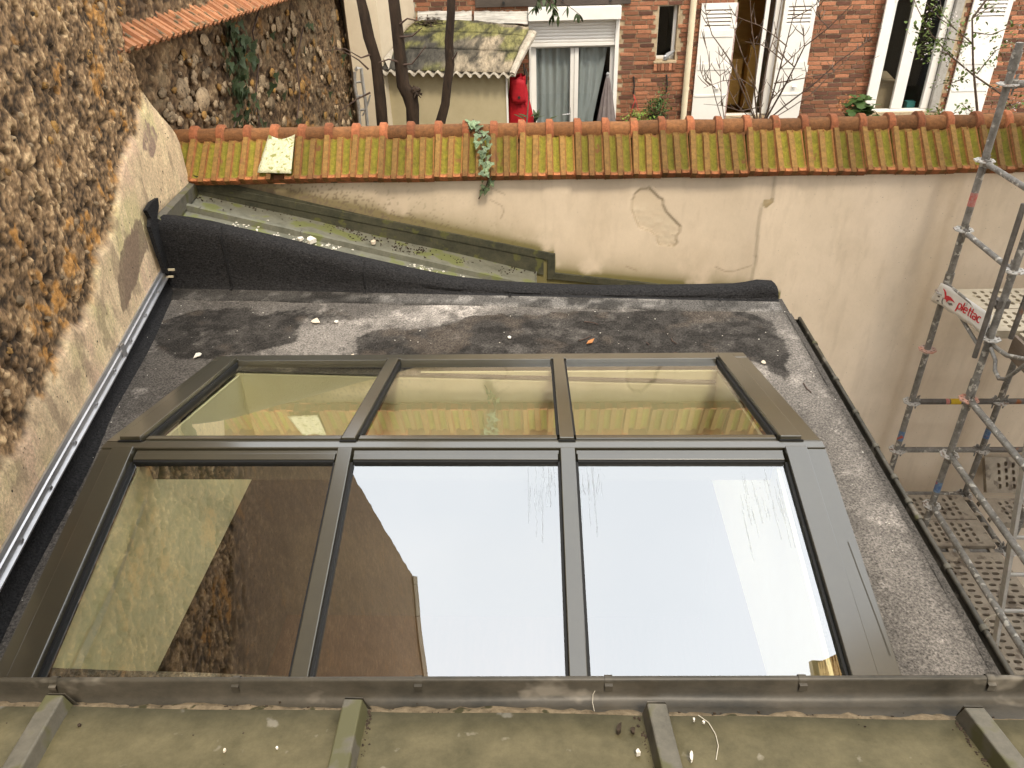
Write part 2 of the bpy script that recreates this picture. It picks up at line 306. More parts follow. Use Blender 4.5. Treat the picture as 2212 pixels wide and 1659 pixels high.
def grid(name, mat, P, nu, nv, col=None, parent=None, keep=None):
    me = bpy.data.meshes.new(name); idx = np.arange(nu*nv).reshape(nv, nu)
    f = np.stack([idx[:-1, :-1], idx[:-1, 1:], idx[1:, 1:], idx[1:, :-1]], -1).reshape(-1, 4)
    if keep is not None: f = f[keep.reshape(-1)]
    me.vertices.add(len(P)); me.vertices.foreach_set('co', P.astype(np.float32).ravel())
    me.loops.add(f.size); me.loops.foreach_set('vertex_index', f.astype(np.int32).ravel())
    me.polygons.add(len(f)); me.polygons.foreach_set('loop_start', np.arange(0, f.size, 4, dtype=np.int32))
    me.polygons.foreach_set('use_smooth', np.ones(len(f), bool)); me.update(calc_edges=True)
    if col is not None: set_col(me, col)
    me.materials.append(mat); return obj(name, me, parent)
def set_col(me, col):
    a = me.color_attributes.new('Col', 'FLOAT_COLOR', 'POINT')
    c = np.ones((len(col), 4), np.float32); c[:, :3] = np.clip(col, 0, 1); a.data.foreach_set('color', c.ravel())

# ================================================================== SETTING
# ground: the deep courtyard on the near side, the garden behind the plaster wall
b = MB().box(-60, 60, -60, YW+.05, -7.2, -7.0); kind(b.build('courtyard_ground', M['concrete']), 'structure')
b = MB().box(-60, 60, YW+.4, 60, -4.6, -4.3); kind(b.build('garden_ground', M['soil']), 'structure')

# ------------------------------------------------------------------ left stone wall (gable of the neighbour, ends at y = 5.9)
stone_wall = thing('stone_wall', 'tall rough brown rubble stone wall with cream render along its foot, left of the flat roof', 'wall', (x_wall(3.5), 3.5, -7.0))
def stone_look(u, v, s, sc=1.0):
    """height (m) and colour of eroded rubble masonry; u along, v up"""
    wu = u + .10*(fbm(u*7, v*7, s+40, 5, .6)-.5); wv = v + .10*(fbm(u*7+5, v*7+3, s+41, 5, .6)-.5)
    f1, f2, cid = worley(wu*8.5/sc, wv*10/sc, s); g1, g2, c2 = worley(wu*26/sc+3, wv*30/sc, s+3); k1, k2, c3 = worley(wu*60/sc, wv*66/sc, s+6)
    e = f2-f1; e2 = g2-g1
    rough = fbm(u*20, v*20, s+7, 6, .68); rid = 1-np.abs(2*fbm(u*11, v*13, s+12, 6, .62)-1)
    fine = fbm(u*46, v*38, s+14, 5, .66)
    h = .006*sstep(0, .25, e)*(.2+cid) + .004*sstep(0, .25, e2)*(.3+c2) + .002*c3 + .018*(rough-.5) + .017*(rid-.75) + .020*(fine-.5) + .05*(fbm(u*2.5, v*2.5, s+8)-.5)
    t = np.clip(.14*cid+.16*c2+.16*c3+.85*(rough-.5)+.95*(fine-.5)+.24+.35*(fbm(u*5, v*5, s+9, 4)-.5), 0, 1)
    c = np.tile(np.array([.040, .031, .023]), (len(u), 1))
    c = lerp3(c, (.145, .098, .058), sstep(.18, .36, t)); c = lerp3(c, (.30, .205, .118), sstep(.38, .56, t)); c = lerp3(c, (.62, .47, .29), sstep(.62, .82, t))
    och = sstep(.625, .675, fbm(u*3.6, v*3.6, s+20, 5, .62)*.85+.15*cid)*sstep(.36, .50, rough)
    c = lerp3(c, (.46, .235, .06), och*.75)
    c = lerp3(c, (.034, .027, .021), (1-sstep(.0, .10, e))*.55*sstep(.6, .4, rough))  # dirty mortar in the crevices, darkened further to carry shade in the colour
    hole = sstep(.36, .28, fbm(u*15, v*17, s+15, 4)); c = lerp3(c, (.028, .022, .017), hole*.8); h = h-.022*hole  # pits sunk in relief, their shade put into the colour as well
    return h, c
du = .0105
ys = np.arange(.35, 5.78, du); zs = np.arange(-2.75, .40, du)
Yg, Zg = np.meshgrid(ys, zs); u = Yg.ravel(); v = Zg.ravel()
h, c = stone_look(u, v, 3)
def wl(pts): return [tuple(on_wall(*p)[1:]) for p in pts]
rend = wl([(288, 60), (294, 110), (299, 170), (297, 225), (284, 290), (262, 330), (250, 400), (240, 470), (218, 545), (200, 610), (170, 690), (128, 765), (95, 830), (62, 880), (40, 940), (0, 990), (-120, 1150), (-400, 1500), (200, 1900), (600, 900), (600, 300), (420, 200), (330, 20)])
jt = .20*(fbm(u*8, v*6, 61, 6, .68)-.5)
m = in_poly(u+jt, v+jt*1.3, rend).reshape(Yg.shape).astype(float)
for _ in range(3):                                     # soften the mask by box blurs
    m = (np.roll(m, 1, 0)+np.roll(m, -1, 0)+np.roll(m, 1, 1)+np.roll(m, -1, 1)+m)/5
m = m.ravel()*sstep(.2, .5, fbm(u*17, v*9, 62, 4)+.25*m.ravel()+.15)
hr = .030+.008*(fbm(u*8, v*5, 63)-.5)+.004*(fbm(u*50, v*20, 64)-.5)
streak = fbm(u*14, v*5, 65, 5); big = fbm(u*2.3+3, v*2.3, 66, 4)
rc = np.tile(np.array([.58, .47, .33]), (len(u), 1))
rc = lerp3(rc, (.52, .50, .27), sstep(.48, .66, fbm(u*3+9, v*3, 67, 5))*.6)
rc = lerp3(rc, (.62, .46, .36), sstep(.52, .66, big)*.6)
rc = lerp3(rc, (.27, .21, .155), sstep(.56, .66, streak)*.55)
rc = lerp3(rc, (.74, .63, .43), sstep(.54, .7, fbm(u*20, v*9, 68, 4))*.6)
for poly, k in (([(285, 475), (250, 545), (243, 600), (250, 660), (262, 672), (300, 560), (312, 540), (295, 470)], (.20, .155, .115)), ([(275, 490), (255, 560), (262, 668), (290, 600), (290, 500)], (.22, .165, .125)),
                ([(300, 260), (298, 320), (318, 345), (322, 290)], (.25, .18, .16))):
    q = in_poly(u+jt*.5, v+jt*.6, wl(poly)).astype(float); rc = lerp3(rc, k, q*.85*sstep(.3, .45, streak+.15))
c = c*(1-m[:, None])+rc*m[:, None]; h = h*(1-m)+(hr+.08*sstep(5.1, 5.72, u)*sstep(-.95, -1.5, v))*m
P = np.stack([x_wall(u)+h, np.minimum(u, 5.45+.33*sstep(-1.05, -1.62, v)+.03*(fbm(v*6, v*0, 69)-.5)), v], 1)
nu, nv = len(ys), len(zs)
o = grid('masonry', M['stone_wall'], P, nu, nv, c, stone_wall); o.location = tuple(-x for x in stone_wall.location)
# wall core behind the face, running up to its ragged top at 11 m and down to the courtyard
yy = [-7.0, .9, 2.5, 3.2, 3.9, 4.6, 5.0, 5.25, 5.42]; tops = [11.0, 10.95, 10.9, 10.95, 10.9, 10.85, 10.9, 10.85, 10.85]
b = MB()
for i in range(len(yy)-1):
    y0, y1 = yy[i], yy[i+1]; t0, t1 = tops[i], tops[i+1]; d0 = x_wall(y0)-.03; d1 = x_wall(y1)-.03
    b.add([(d0-.6, y0, -7.0), (d0-.6, y0, t0), (d0-.6, y1, -7.0), (d0-.6, y1, t1), (d0, y0, -7.0), (d0, y0, t0), (d1, y1, -7.0), (d1, y1, t1)], BOXF)
b.box(x_wall(5.7)-.6, x_wall(5.7)-.03, 5.422, 5.74, -7.0, -1.62)
core = part(b, 'wall_core', M['stone_wall'], stone_wall, smooth=False); set_col(core.data, np.tile(np.array([.145, .105, .07]), (len(core.data.vertices), 1)))
# upper face in coarse relief (seen in the reflections only)
ys2 = np.arange(-2.0, 5.62, .03); zs2 = np.arange(.38, 10.95, .03); Y2, Z2 = np.meshgrid(ys2, zs2); u2, v2 = Y2.ravel(), Z2.ravel()
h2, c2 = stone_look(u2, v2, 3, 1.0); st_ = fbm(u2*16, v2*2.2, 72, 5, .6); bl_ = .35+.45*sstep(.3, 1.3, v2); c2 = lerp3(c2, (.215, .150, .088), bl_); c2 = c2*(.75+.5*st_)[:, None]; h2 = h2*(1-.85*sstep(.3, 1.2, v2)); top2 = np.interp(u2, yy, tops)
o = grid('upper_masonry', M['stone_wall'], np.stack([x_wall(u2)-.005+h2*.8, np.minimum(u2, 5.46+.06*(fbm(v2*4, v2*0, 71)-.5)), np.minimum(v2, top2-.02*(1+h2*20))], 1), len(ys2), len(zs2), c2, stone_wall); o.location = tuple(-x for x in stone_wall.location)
# coping of the tall wall: pale cement fillet along the ragged edge
b = MB()
for i in range(len(yy)-1):
    b.tube([(x_wall(yy[i])-.04, yy[i], tops[i]), (x_wall(yy[i+1])-.04, yy[i+1], tops[i+1])], .13, 6)
part(b, 'cement_coping', M['render_cream'], stone_wall)
# stones that stand proud of the left wall
rs = random.Random(5); n = 0
for px, py, r, och in [(70, 30, 30, 1), (122, 20, 20, 1), (215, 15, 26, 0), (258, 25, 22, 1), (190, 118, 26, 1), (257, 128, 22, 1), (95, 185, 24, 1), (60, 200, 18, 1), (115, 275, 34, 1), (105, 305, 26, 1), (12, 372, 22, 1), (62, 315, 20, 0),
                   (30, 105, 20, 0), (150, 75, 18, 0), (40, 250, 22, 0), (170, 215, 20, 0), (130, 400, 20, 0), (60, 430, 26, 0), (160, 480, 22, 0), (90, 540, 26, 0), (20, 560, 26, 0), (130, 600, 18, 0), (40, 650, 30, 0), (100, 690, 20, 0),
                   (15, 760, 26, 1), (10, 850, 28, 0), (60, 800, 18, 0), (200, 300, 16, 0), (225, 190, 16, 0), (10, 180, 18, 0), (150, 160, 16, 0), (180, 380, 15, 0), (230, 90, 14, 0), (10, 460, 20, 0), (205, 440, 13, 0), (75, 610, 14, 0), (120, 130, 15, 0), (25, 300, 16, 0), (185, 545, 13, 0)]:
    p = on_wall(px, py); s = r/1670*float(np.dot(p, _fw))*.72
    b = MB().blob((p[0]+.004, p[1], p[2]), (.017, s*.6, s*rs.uniform(.4, .6)), n, 3, .16); n += 1
    part(b, 'stone', M['ochre_stone'] if och else M['stone'], stone_wall, angle=80)

# ------------------------------------------------------------------ plaster wall with tiled coping
EAVE_Z, EAVE_Y, PX0 = -1.838, 5.735, -2.853
tile_p = .2135
plaster_wall = thing('plaster_wall', 'long beige plastered wall with mossy terracotta tile coping, behind the flat roof', 'wall', (0, YW+.2, -7.0))
xs = np.concatenate([np.arange(-3.15, 5.2, .0125), np.arange(5.2, 9.0, .2)]); zs = np.concatenate([np.arange(-7.0, -3.45, .12), np.arange(-3.4, -1.825, .0125)])
Xg, Zg = np.meshgrid(xs, zs); u, v = Xg.ravel(), Zg.ravel()
def pw(pts): return [(on_y(*p, YW)[0], on_y(*p, YW)[2]) for p in pts]
c = np.tile(np.array([.68, .565, .43]), (len(u), 1)); h = .004*(fbm(u*2, v*2, 80)-.5)+.0012*(fbm(u*18, v*18, 81)-.5)
c = lerp3(c, (.73, .61, .475), sstep(.40, .7, fbm(u*1.1, v*1.4, 82, 5))*.7)
c = lerp3(c, (.45, .35, .24), sstep(.50, .72, fbm(u*5, v*2.2, 91, 6, .62))*.12); c = lerp3(c, (.42, .33, .23), sstep(.56, .7, fbm(u*16, v*3, 92, 5, .6))*.14)
xseam = np.interp(v, [-2.72, -2.55, -2.2, -2.08, -2.07, -1.7], [on_y(1622, 615, YW)[0], on_y(1632, 560, YW)[0], on_y(1640, 470, YW)[0], on_y(1648, 432, YW)[0], on_y(1668, 430, YW)[0], on_y(1672, 380, YW)[0]])+.008*(fbm(v*20, v*3, 83)-.5)
rt = (u > xseam).astype(float); h += .008*rt
c = c*(1+.10*rt[:, None])
q = in_poly(u+.01*(fbm(u*40, v*40, 84)-.5), v, pw([(1650, 432), (1672, 428), (1670, 437), (1660, 446), (1650, 448)])).astype(float); c = lerp3(c, (.36, .28, .16), q)
seam = np.exp(-((u-xseam)/.012)**2)*(v > -3.0); c = lerp3(c, (.40, .33, .24), seam*.6)
# the patch where the skin has come off
pj = .03*(fbm(u*12, v*12, 85)-.5)
pt = in_poly(u+pj, v+pj, pw([(1368, 420), (1383, 408), (1402, 405), (1418, 418), (1432, 440), (1440, 462), (1456, 475), (1472, 487), (1472, 500), (1462, 508), (1464, 525), (1452, 532), (1440, 528), (1422, 527), (1420, 510), (1405, 500), (1385, 490), (1372, 470), (1366, 445)])).astype(float)
h -= .009*pt; lowp = pt*sstep(-2.16, -2.24, v+.25*(u-1.2)); c = lerp3(c, (.62, .51, .375), pt*.9); c = lerp3(c, (.68, .59, .45), 0.3*lowp*sstep(.4, .6, fbm(u*25, v*25, 86))); h += pt*.004*np.sin(v*260+u*90)*.6+lowp*.008*(fbm(u*60, v*60, 87)-.3)
pb = np.abs(np.gradient(pt.reshape(Xg.shape), axis=1)).ravel()+np.abs(np.gradient(pt.reshape(Xg.shape), axis=0)).ravel(); c = lerp3(c, (.30, .23, .15), np.clip(pb, 0, 1)*.6)
# moss and damp along the zinc flashing, speckle near the left end
zfl = np.interp(u, [PX0, on_y(560, 405, YW)[0], on_y(1195, 548, YW)[0], on_y(1202, 590, YW)[0], on_y(1650, 632, YW)[0], 2.2], [-1.84, on_y(560, 405, YW)[2], on_y(1195, 548, YW)[2], on_y(1202, 590, YW)[2], on_y(1650, 632, YW)[2], -2.9])
dz = v-zfl; inx = (u < on_y(1690, 600, YW)[0])
mo = np.exp(-np.clip(dz, 0, 9)/.075)*inx*sstep(.28, .6, fbm(u*5, v*5, 88, 5)+.25*np.exp(-np.clip(dz, 0, 9)/.05))
c = lerp3(c, (.155, .135, .035), np.clip(mo*1.25, 0, .92))
dk = np.exp(-np.clip(dz, 0, 9)/.16)*sstep(.6, -2.4, u); spk = (vnoise(u*75, v*75, 89)*.6+vnoise(u*140, v*140, 90)*.4)
c = lerp3(c, (.10, .075, .05), (spk > .80-.28*dk).astype(float)*np.clip(dk*1.6, 0, 1)*.8)
c = lerp3(c, (.30, .225, .15), dk*.55)
for pts in ([(1060, 432), (1085, 445), (1088, 458), (1082, 472)], [(1060, 405), (1090, 420)], [(1352, 575), (1375, 584)], [(1545, 576), (1566, 586), (1588, 585), (1622, 574)]):  # hairline cracks
    q = pw(pts); d = np.full(len(u), 9.0)
    for (x1, z1), (x2, z2) in zip(q[:-1], q[1:]):
        L2 = (x2-x1)**2+(z2-z1)**2; t = np.clip(((u-x1)*(x2-x1)+(v-z1)*(z2-z1))/L2, 0, 1); d = np.minimum(d, np.hypot(u-x1-t*(x2-x1), v-z1-t*(z2-z1)))
    c = lerp3(c, (.30, .22, .15), np.exp(-(d/.006)**2)*.6)
o = grid('plaster_skin', M['plaster'], np.stack([u, YW-h, v], 1), len(xs), len(zs), c, plaster_wall); o.location = tuple(-x for x in plaster_wall.location)
b = MB().box(-3.3, 9.0, YW+.03, YW+.42, -7.0, -1.81); part(b, 'wall_core', M['render_cream'], plaster_wall, smooth=False)

# coping tile: wide roll at its left, two pans with scooped ends and a small middle roll
TS, TL = rad(42), .365
def tile_mesh(name, seed=0, broken=0):
    U = [0, .012, .03, .19, .215, .235, .25, .29, .355, .42, .46, .475, .49, .50, .66, .68, .695, .71, .76, .82, .89, .94, .965, 1.0]
    V = [0, .03, .07, .095, .12, .15, .19, .4, .6, .8, .90, .93, 1.0]
    rr = random.Random(seed); vs = []; col = []
    for vv in V:
        for uu in U:
            hh = 0.0; mo = 0
            roll = 1 if .02 <= uu <= .20 else 0
            mid = 1 if .485 <= uu <= .665 else 0
            edge = 1 if uu in (.215, .475, .68, .012, .965) else 0
            endlow = max(0, min(1, (vv-.065)/.12))
            if roll: hh = .040
            elif mid: hh = .027 if vv < .91 else .004
            elif uu in (.215,): hh = .024
            elif uu in (.475, .68): hh = .012
            elif uu == .965: hh = .012
            elif uu == .012: hh = .022
            else:
                hh = .030*(1-endlow)**2 if vv < .19 else 0.0; mo = min(1, endlow*1.6)*(1 if vv < .95 else .35); cpan = .355 if uu < .5 else .825; dd = min(1, abs(uu-cpan)/.115); hh += -.013*(1-dd*dd)*min(1, endlow*1.3)+.004*dd; mo *= 1-.35*dd**4
            if uu == 1.0: hh += .003
            hh += rr.uniform(-.0008, .0008); vs.append((uu*tile_p, vv*TL, hh))
            k = (.33, .125, .052) if not mo else None
            if mo: a_ = mo*(.86+.14*rr.random()); k = (.22*(1-a_)+.185*a_, .10*(1-a_)+.175*a_, .035*(1-a_)+.022*a_)
            if mid or roll: k = (.215, .125, .038) if vv > .1 else (.20, .10, .035)
            col.append(k)
    nU = len(U); top = len(vs); vs += [(x, y, -.026) for x, y, z in vs]; col += col
    fs = []
    for j in range(len(V)-1):
        for i in range(nU-1):
            a = j*nU+i
            if broken and U[i] > .1 and U[i] < .55 and V[j] < .18: continue
            fs.append((a, a+1, a+nU+1, a+nU)); fs.append((top+a, top+a+nU, top+a+nU+1, top+a+1))
    B = [i for i in range(nU)]; fs += [(i, top+i, top+i+1, i+1) for i in range(nU-1)]
    nb = (len(V)-1)*nU; fs += [(nb+i+1, top+nb+i+1, top+nb+i, nb+i) for i in range(nU-1)]
    fs += [(j*nU+nU, top+j*nU+nU, top+j*nU, j*nU) for j in range(len(V)-1)]+[(j*nU+nU-1, top+j*nU+nU-1, top+j*nU+2*nU-1, j*nU+2*nU-1) for j in range(len(V)-1)]
    # small nibs under the lower edge
    for cx in (.03, .70):
        o0 = len(vs); x0, x1 = (cx)*tile_p, (cx+.07)*tile_p
        vs += [(x0, -.006, -.002), (x1, -.006, -.002), (x1, .012, -.002), (x0, .012, -.002), ((x0+x1)/2, -.002, -.034)]; col += [(.22, .12, .04)]*5
        fs += [(o0, o0+1, o0+4), (o0+1, o0+2, o0+4), (o0+2, o0+3, o0+4), (o0+3, o0, o0+4)]
    me = bpy.data.meshes.new(name); me.from_pydata(vs, [], fs); set_col(me, np.array(col)); me.materials.append(M['tile'])
    me.polygons.foreach_set('use_smooth', [True]*len(fs)); me.set_sharp_from_angle(angle=rad(35)); return me
tmeshes = [tile_mesh('tile', s) for s in range(3)]; tbroken = tile_mesh('tile', 9, 1)
ridge_y, ridge_z = EAVE_Y+.045+math.cos(TS)*TL+.03, EAVE_Z+math.sin(TS)*TL+.006
def ridge_mesh():
    prof = [(0, .066), (.012, .068), (.15, .068), (.155, .068), (.160, .092), (.165, .094), (.205, .092), (.210, .086), (.216, .075), (.222, .068)]
    b = MB(); n = 14; rows = []; col = []
    for t, r in prof:
        rows.append([(t/.222*(tile_p+.006), -r*math.cos(a), r*math.sin(a)) for a in [math.pi*(-.10+1.20*i/(n-1)) for i in range(n)]])
        col += [(.30, .108, .050) if r > .07 else (.20, .092, .038)]*n
    b.loft(rows); me = b.mesh('ridge_tile', M['tile'], angle=40); set_col(me, np.array(col)); return me
rmesh = ridge_mesh()
n_t = int((6.6-PX0)/tile_p)
L = plaster_wall.location; rs = random.Random(3)
x0c = on_y(450, 300, EAVE_Y+.27)[0]-tile_p*1.0 - .93*tile_p + tile_p*.02
for i in range(n_t):
    x = x0c + .89*tile_p + i*tile_p + .073-tile_p
    if x > 6.6: break
    o = obj('tile', tbroken if i == 4 else tmeshes[i % 3], plaster_wall)
    o.rotation_euler = (TS+rs.uniform(-.03, .03), rs.uniform(-.022, .022), rs.uniform(-.02, .02))
    o.location = (x-L[0], EAVE_Y-L[1]+rs.uniform(-.014, .010), EAVE_Z-L[2]+rs.uniform(-.006, .006))
    r = obj('ridge_tile', rmesh, plaster_wall); r.location = (x-.008-tile_p*.73-L[0], ridge_y-L[1], ridge_z-L[2]+rs.uniform(-.003, .003)); r.rotation_euler = (rs.uniform(-.05, .05), rs.uniform(-.025, .025), rs.uniform(-.025, .025))
b = MB().prism([(-2.95, ridge_y, ridge_z+.03), (-2.95, ridge_y+.30, EAVE_Z), (-2.95, ridge_y+.28, EAVE_Z-.03), (-2.95, EAVE_Y+.03, EAVE_Z-.025), (-2.95, ridge_y, ridge_z-.01)], (11.6, 0, 0))
part(b, 'coping_back', M['tile2'], plaster_wall, smooth=False)
# silvery repair band laid over the third and fourth tiles
rows = []
q0, q1, q2, q3 = (581, 291), (637, 290), (629, 375), (556, 373)
def cop(px, py, off=0):                                 # point on the tile slope plane
    n = np.array([0, -math.sin(TS), math.cos(TS)]); return on_p(px, py, np.array([0, EAVE_Y, EAVE_Z])+n*(.058+off), n)
for j in range(11):
    t = j/10; row = []
    for i in range(13):
        s = i/12; px = (q0[0]*(1-s)+q1[0]*s)*(1-t)+(q3[0]*(1-s)+q2[0]*s)*t; py = (q0[1]*(1-s)+q1[1]*s)*(1-t)+(q3[1]*(1-s)+q2[1]*s)*t
        py += (10*math.sin(math.pi*s)*(1 if j == 0 else .5 if j == 1 else 0)); row.append(tuple(cop(px, py, .004*math.sin(s*19)+(.02 if j < 1 and i in (0, 1, 11, 12) else 0))))
    rows.append(row)
b = MB().loft(rows); o = b.build('patch', M['foil_moss']); md = o.modifiers.new('s', 'SOLIDIFY'); md.thickness = .004; md.offset = -1
tag(o, 'mossy silver repair sheet stuck over the coping tiles near their left end', 'repair patch')

# ------------------------------------------------------------------ flat roof building under the skylight
roof_b = thing('flat_roof_building', 'low building with a grey mineral felt flat roof, gutter on its right edge', 'building', (0, 3, -7.0))
XR = 1.79*K                                            # right roof edge
SKX0, SKX1, SKY0, SKY1 = -1.93, 1.02, 1.75, 3.80       # opening under the skylight
xs = np.arange(-2.95, XR+.001, .0125); ys = np.arange(.55, YU+.06, .0125); xs[-1] = XR
Xg, Yg = np.meshgrid(xs, ys); u, v = Xg.ravel(), Yg.ravel()
def rp(pts): return [tuple(on_roof(*p)[:2]) for p in pts]
base = fbm(u*2.2, v*2.2, 100, 5); fine = fbm(u*13, v*13, 101, 5, .6)
dry = sstep(.42, .62, base+.25*(fine-.5))*.5
j1 = .30*(fbm(u*4, v*4, 102, 6, .6)-.5)
def blobm(pts, s=1.0): return in_poly(u+j1*s, v+j1*s, rp(pts)).astype(float)
def blur(m, k):
    m = m.reshape(Xg.shape)
    for _ in range(k): m = (np.roll(m, 2, 0)+np.roll(m, -2, 0)+np.roll(m, 2, 1)+np.roll(m, -2, 1)+m)/5
    return m.ravel()
wet = blobm([(330, 735), (360, 690), (430, 668), (530, 668), (600, 690), (660, 715), (650, 735), (560, 762), (450, 778), (380, 775)])
wet2 = blobm([(755, 740), (800, 715), (880, 705), (960, 695), (1080, 678), (1300, 668), (1600, 672), (1680, 690), (1705, 740), (1720, 800), (1700, 830), (1600, 775), (1500, 776), (830, 778), (770, 775)])
wet3 = blobm([(560, 668), (700, 660), (800, 672), (760, 700), (640, 700)], .6)
W = np.clip(blur(wet, 2)+blur(wet2, 2)+.5*blur(wet3, 5), 0, 1); fin2 = fbm(u*34, v*34, 111, 5, .65); W = sstep(.34, .66, W+.55*(fine-.5)+.7*(fin2-.5))
light = blur(blobm([(660, 700), (760, 690), (900, 660), (980, 640), (1060, 655), (1080, 672), (950, 690), (850, 705), (760, 735), (740, 780), (570, 780), (560, 765)], .8), 10)
light2 = blur(blobm([(1690, 690), (1735, 700), (1770, 790), (1850, 900), (1990, 1180), (2150, 1470), (1960, 1470), (1900, 1200), (1800, 950), (1640, 830), (1600, 800), (1700, 830), (1725, 790)], .6), 10)
light3 = blur(blobm([(960, 640), (1030, 620), (1060, 660), (1000, 700), (930, 665)], .6), 14)
g = .088+.07*dry+.10*light*sstep(.2, .55, fine+.1)+.065*light2*sstep(.1, .5, fine+.2)+.24*light3*sstep(.3, .65, fine)
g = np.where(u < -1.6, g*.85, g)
edge = sstep(.10, .0, XR-u); g = g*(1-.4*edge)+.02*edge*0
g = g*(1-W*(.66+.2*sstep(.40, .6, fine)))+.012*W
g = g+.09*sstep(.60, .72, fbm(u*7, v*7, 112, 6, .65))*(1-.6*W); g *= .65+.7*fbm(u*40, v*40, 105, 5, .7)
col = np.stack([g*1.05, g*.985, g*.925], 1)
warm = sstep(.56, .7, fbm(u*5+4, v*5, 106, 4)); col = lerp3(col, (.15, .12, .095), warm*W*.25)
zz = z_roof(u)+.006*(fbm(u*3, v*3, 107)-.5)+.0022*(fbm(u*45, v*45, 108, 3)-.5)
# one welded sheet lap on the right, one on the left
lap = on_roof(1750, 833)[1]; zz += .004*((v < lap+.004*(fbm(u*9, v*0, 109)-.5)) & (u > on_roof(1700, 833)[0]))
nx, ny = len(xs), len(ys)
cx = (xs[:-1]+xs[1:])/2; cy = (ys[:-1]+ys[1:])/2; CX, CY = np.meshgrid(cx, cy)
keep = ~((CX > SKX0) & (CX < SKX1) & (CY > SKY0) & (CY < SKY1))
o = grid('roof_felt', M['felt'], np.stack([u, v, zz], 1), nx, ny, col, roof_b, keep); o.location = tuple(-x for x in roof_b.location)
# slab and walls below, open under the skylight
b = MB()
zb = -2.95
for x0, x1, y0, y1 in ((-2.9, SKX0, .55, YU+.05), (SKX1, XR-.02, .55, YU+.05), (SKX0, SKX1, .55, SKY0), (SKX0, SKX1, SKY1, YU+.05)):
    b.add([(x, y, (z_roof(x)-.02) if z else zb) for x in (x0, x1) for y in (y0, y1) for z in (0, 1)], BOXF)
part(b, 'roof_slab', M['shaft'], roof_b, smooth=False)
b = MB().box(XR-.25, XR-.02, .55, YU+.05, -7.0, -5.45).box(XR-.25, XR-.02, .55, .85, -5.45, zb-.003).box(XR-.25, XR-.02, 2.0, YU+.05, -5.45, zb-.003).box(-2.9, -2.4, .55, YU+.05, -7.0, zb-.003).box(-2.4, XR-.25, .55, .8, -7.0, zb-.003).box(-2.4, XR-.25, YU-.12, YU+.05, -7.0, zb-.003)  # unseen opening in the right wall, added to bring light onto the shaft
part(b, 'wall', M['render_cream'], roof_b, smooth=False)
b = MB().box(-2.4, XR-.25, .8, YU-.12, -5.6, -5.5); part(b, 'room_floor', M['floor_oak'], roof_b, smooth=False)
for x0_, x1_, y0_, y1_ in ((-2.39, XR-.26, .81, .84), (-2.39, XR-.26, YU-.17, YU-.13), (-2.39, -2.36, .84, YU-.17), (XR-.29, XR-.26, 2.0, YU-.17),):
    part(MB().box(x0_, x1_, y0_, y1_, -5.5, zb-.004), 'room_lining', M['lining'], roof_b, smooth=False)

# felt upstand and low kerb along the back
tp = [(320, 470), (360, 472), (400, 476), (450, 485), (500, 497), (600, 520), (700, 545), (800, 568), (900, 590), (960, 602), (1000, 608), (1060, 614), (1100, 617), (1200, 622), (1300, 625), (1400, 624), (1500, 623), (1590, 621), (1615, 618), (1640, 613), (1675, 615), (1684, 626)]
TX = [on_y(*p, YU+.05)[0] for p in tp]; TZ = [on_y(*p, YU+.05)[2] for p in tp]
xk = np.unique(np.concatenate([np.linspace(-2.76, on_y(1684, 626, YU)[0], 170), np.array([-.6])]))
rows = []
for x in xk:
    zt = float(np.interp(x, TX, TZ)); zr_ = z_roof(x); hgt = max(zt-zr_, .02); wv = .022*(vnoise(np.array([x*6.]), np.array([1.]), 7)[0]-.5); wv2 = .018*(vnoise(np.array([x*11.]), np.array([4.]), 9)[0]-.5)
    lapy = YU-.175+.02*(vnoise(np.array([x*7.]), np.array([2.]), 8)[0]-.5)
    rr = min(.05, hgt*.45); big = min(1.0, hgt/.5)
    row = [(x, lapy, zr_-.001), (x, lapy+.006, zr_+.007), (x, lapy+.06, zr_+.008+wv2*.2), (x, YU-.075, zr_+.009), (x, YU-.035, zr_+.016), (x, YU-.012+wv, zr_+.04*min(1, hgt/.15)+.004), (x, YU-.006+wv2, zr_+hgt*.35), (x, YU-.004+wv, zr_+hgt*.6), (x, YU+wv*.5-.004, zt-rr*1.3), (x, YU+.012, zt-rr*.55), (x, YU+.035, zt-rr*.15), (x, YU+.065, zt), (x, YU+.13, zt-.004), (x, YU+.20, zt-.05)]
    rows.append(row)
b = MB().loft([r[4:] for r in rows]); part(b, 'felt_upstand', M['felt_black'], roof_b, angle=60)
fl_rows = [r[:5] for r in rows]; fs_ = part(MB().loft(fl_rows), 'felt_strip', M['felt'], roof_b, angle=60)
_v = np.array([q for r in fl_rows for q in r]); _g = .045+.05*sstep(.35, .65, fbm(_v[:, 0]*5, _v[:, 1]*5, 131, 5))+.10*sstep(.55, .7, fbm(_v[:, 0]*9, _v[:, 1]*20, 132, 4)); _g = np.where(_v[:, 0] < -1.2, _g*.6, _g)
set_col(fs_.data, np.stack([_g, _g*.97, _g*.94], 1))
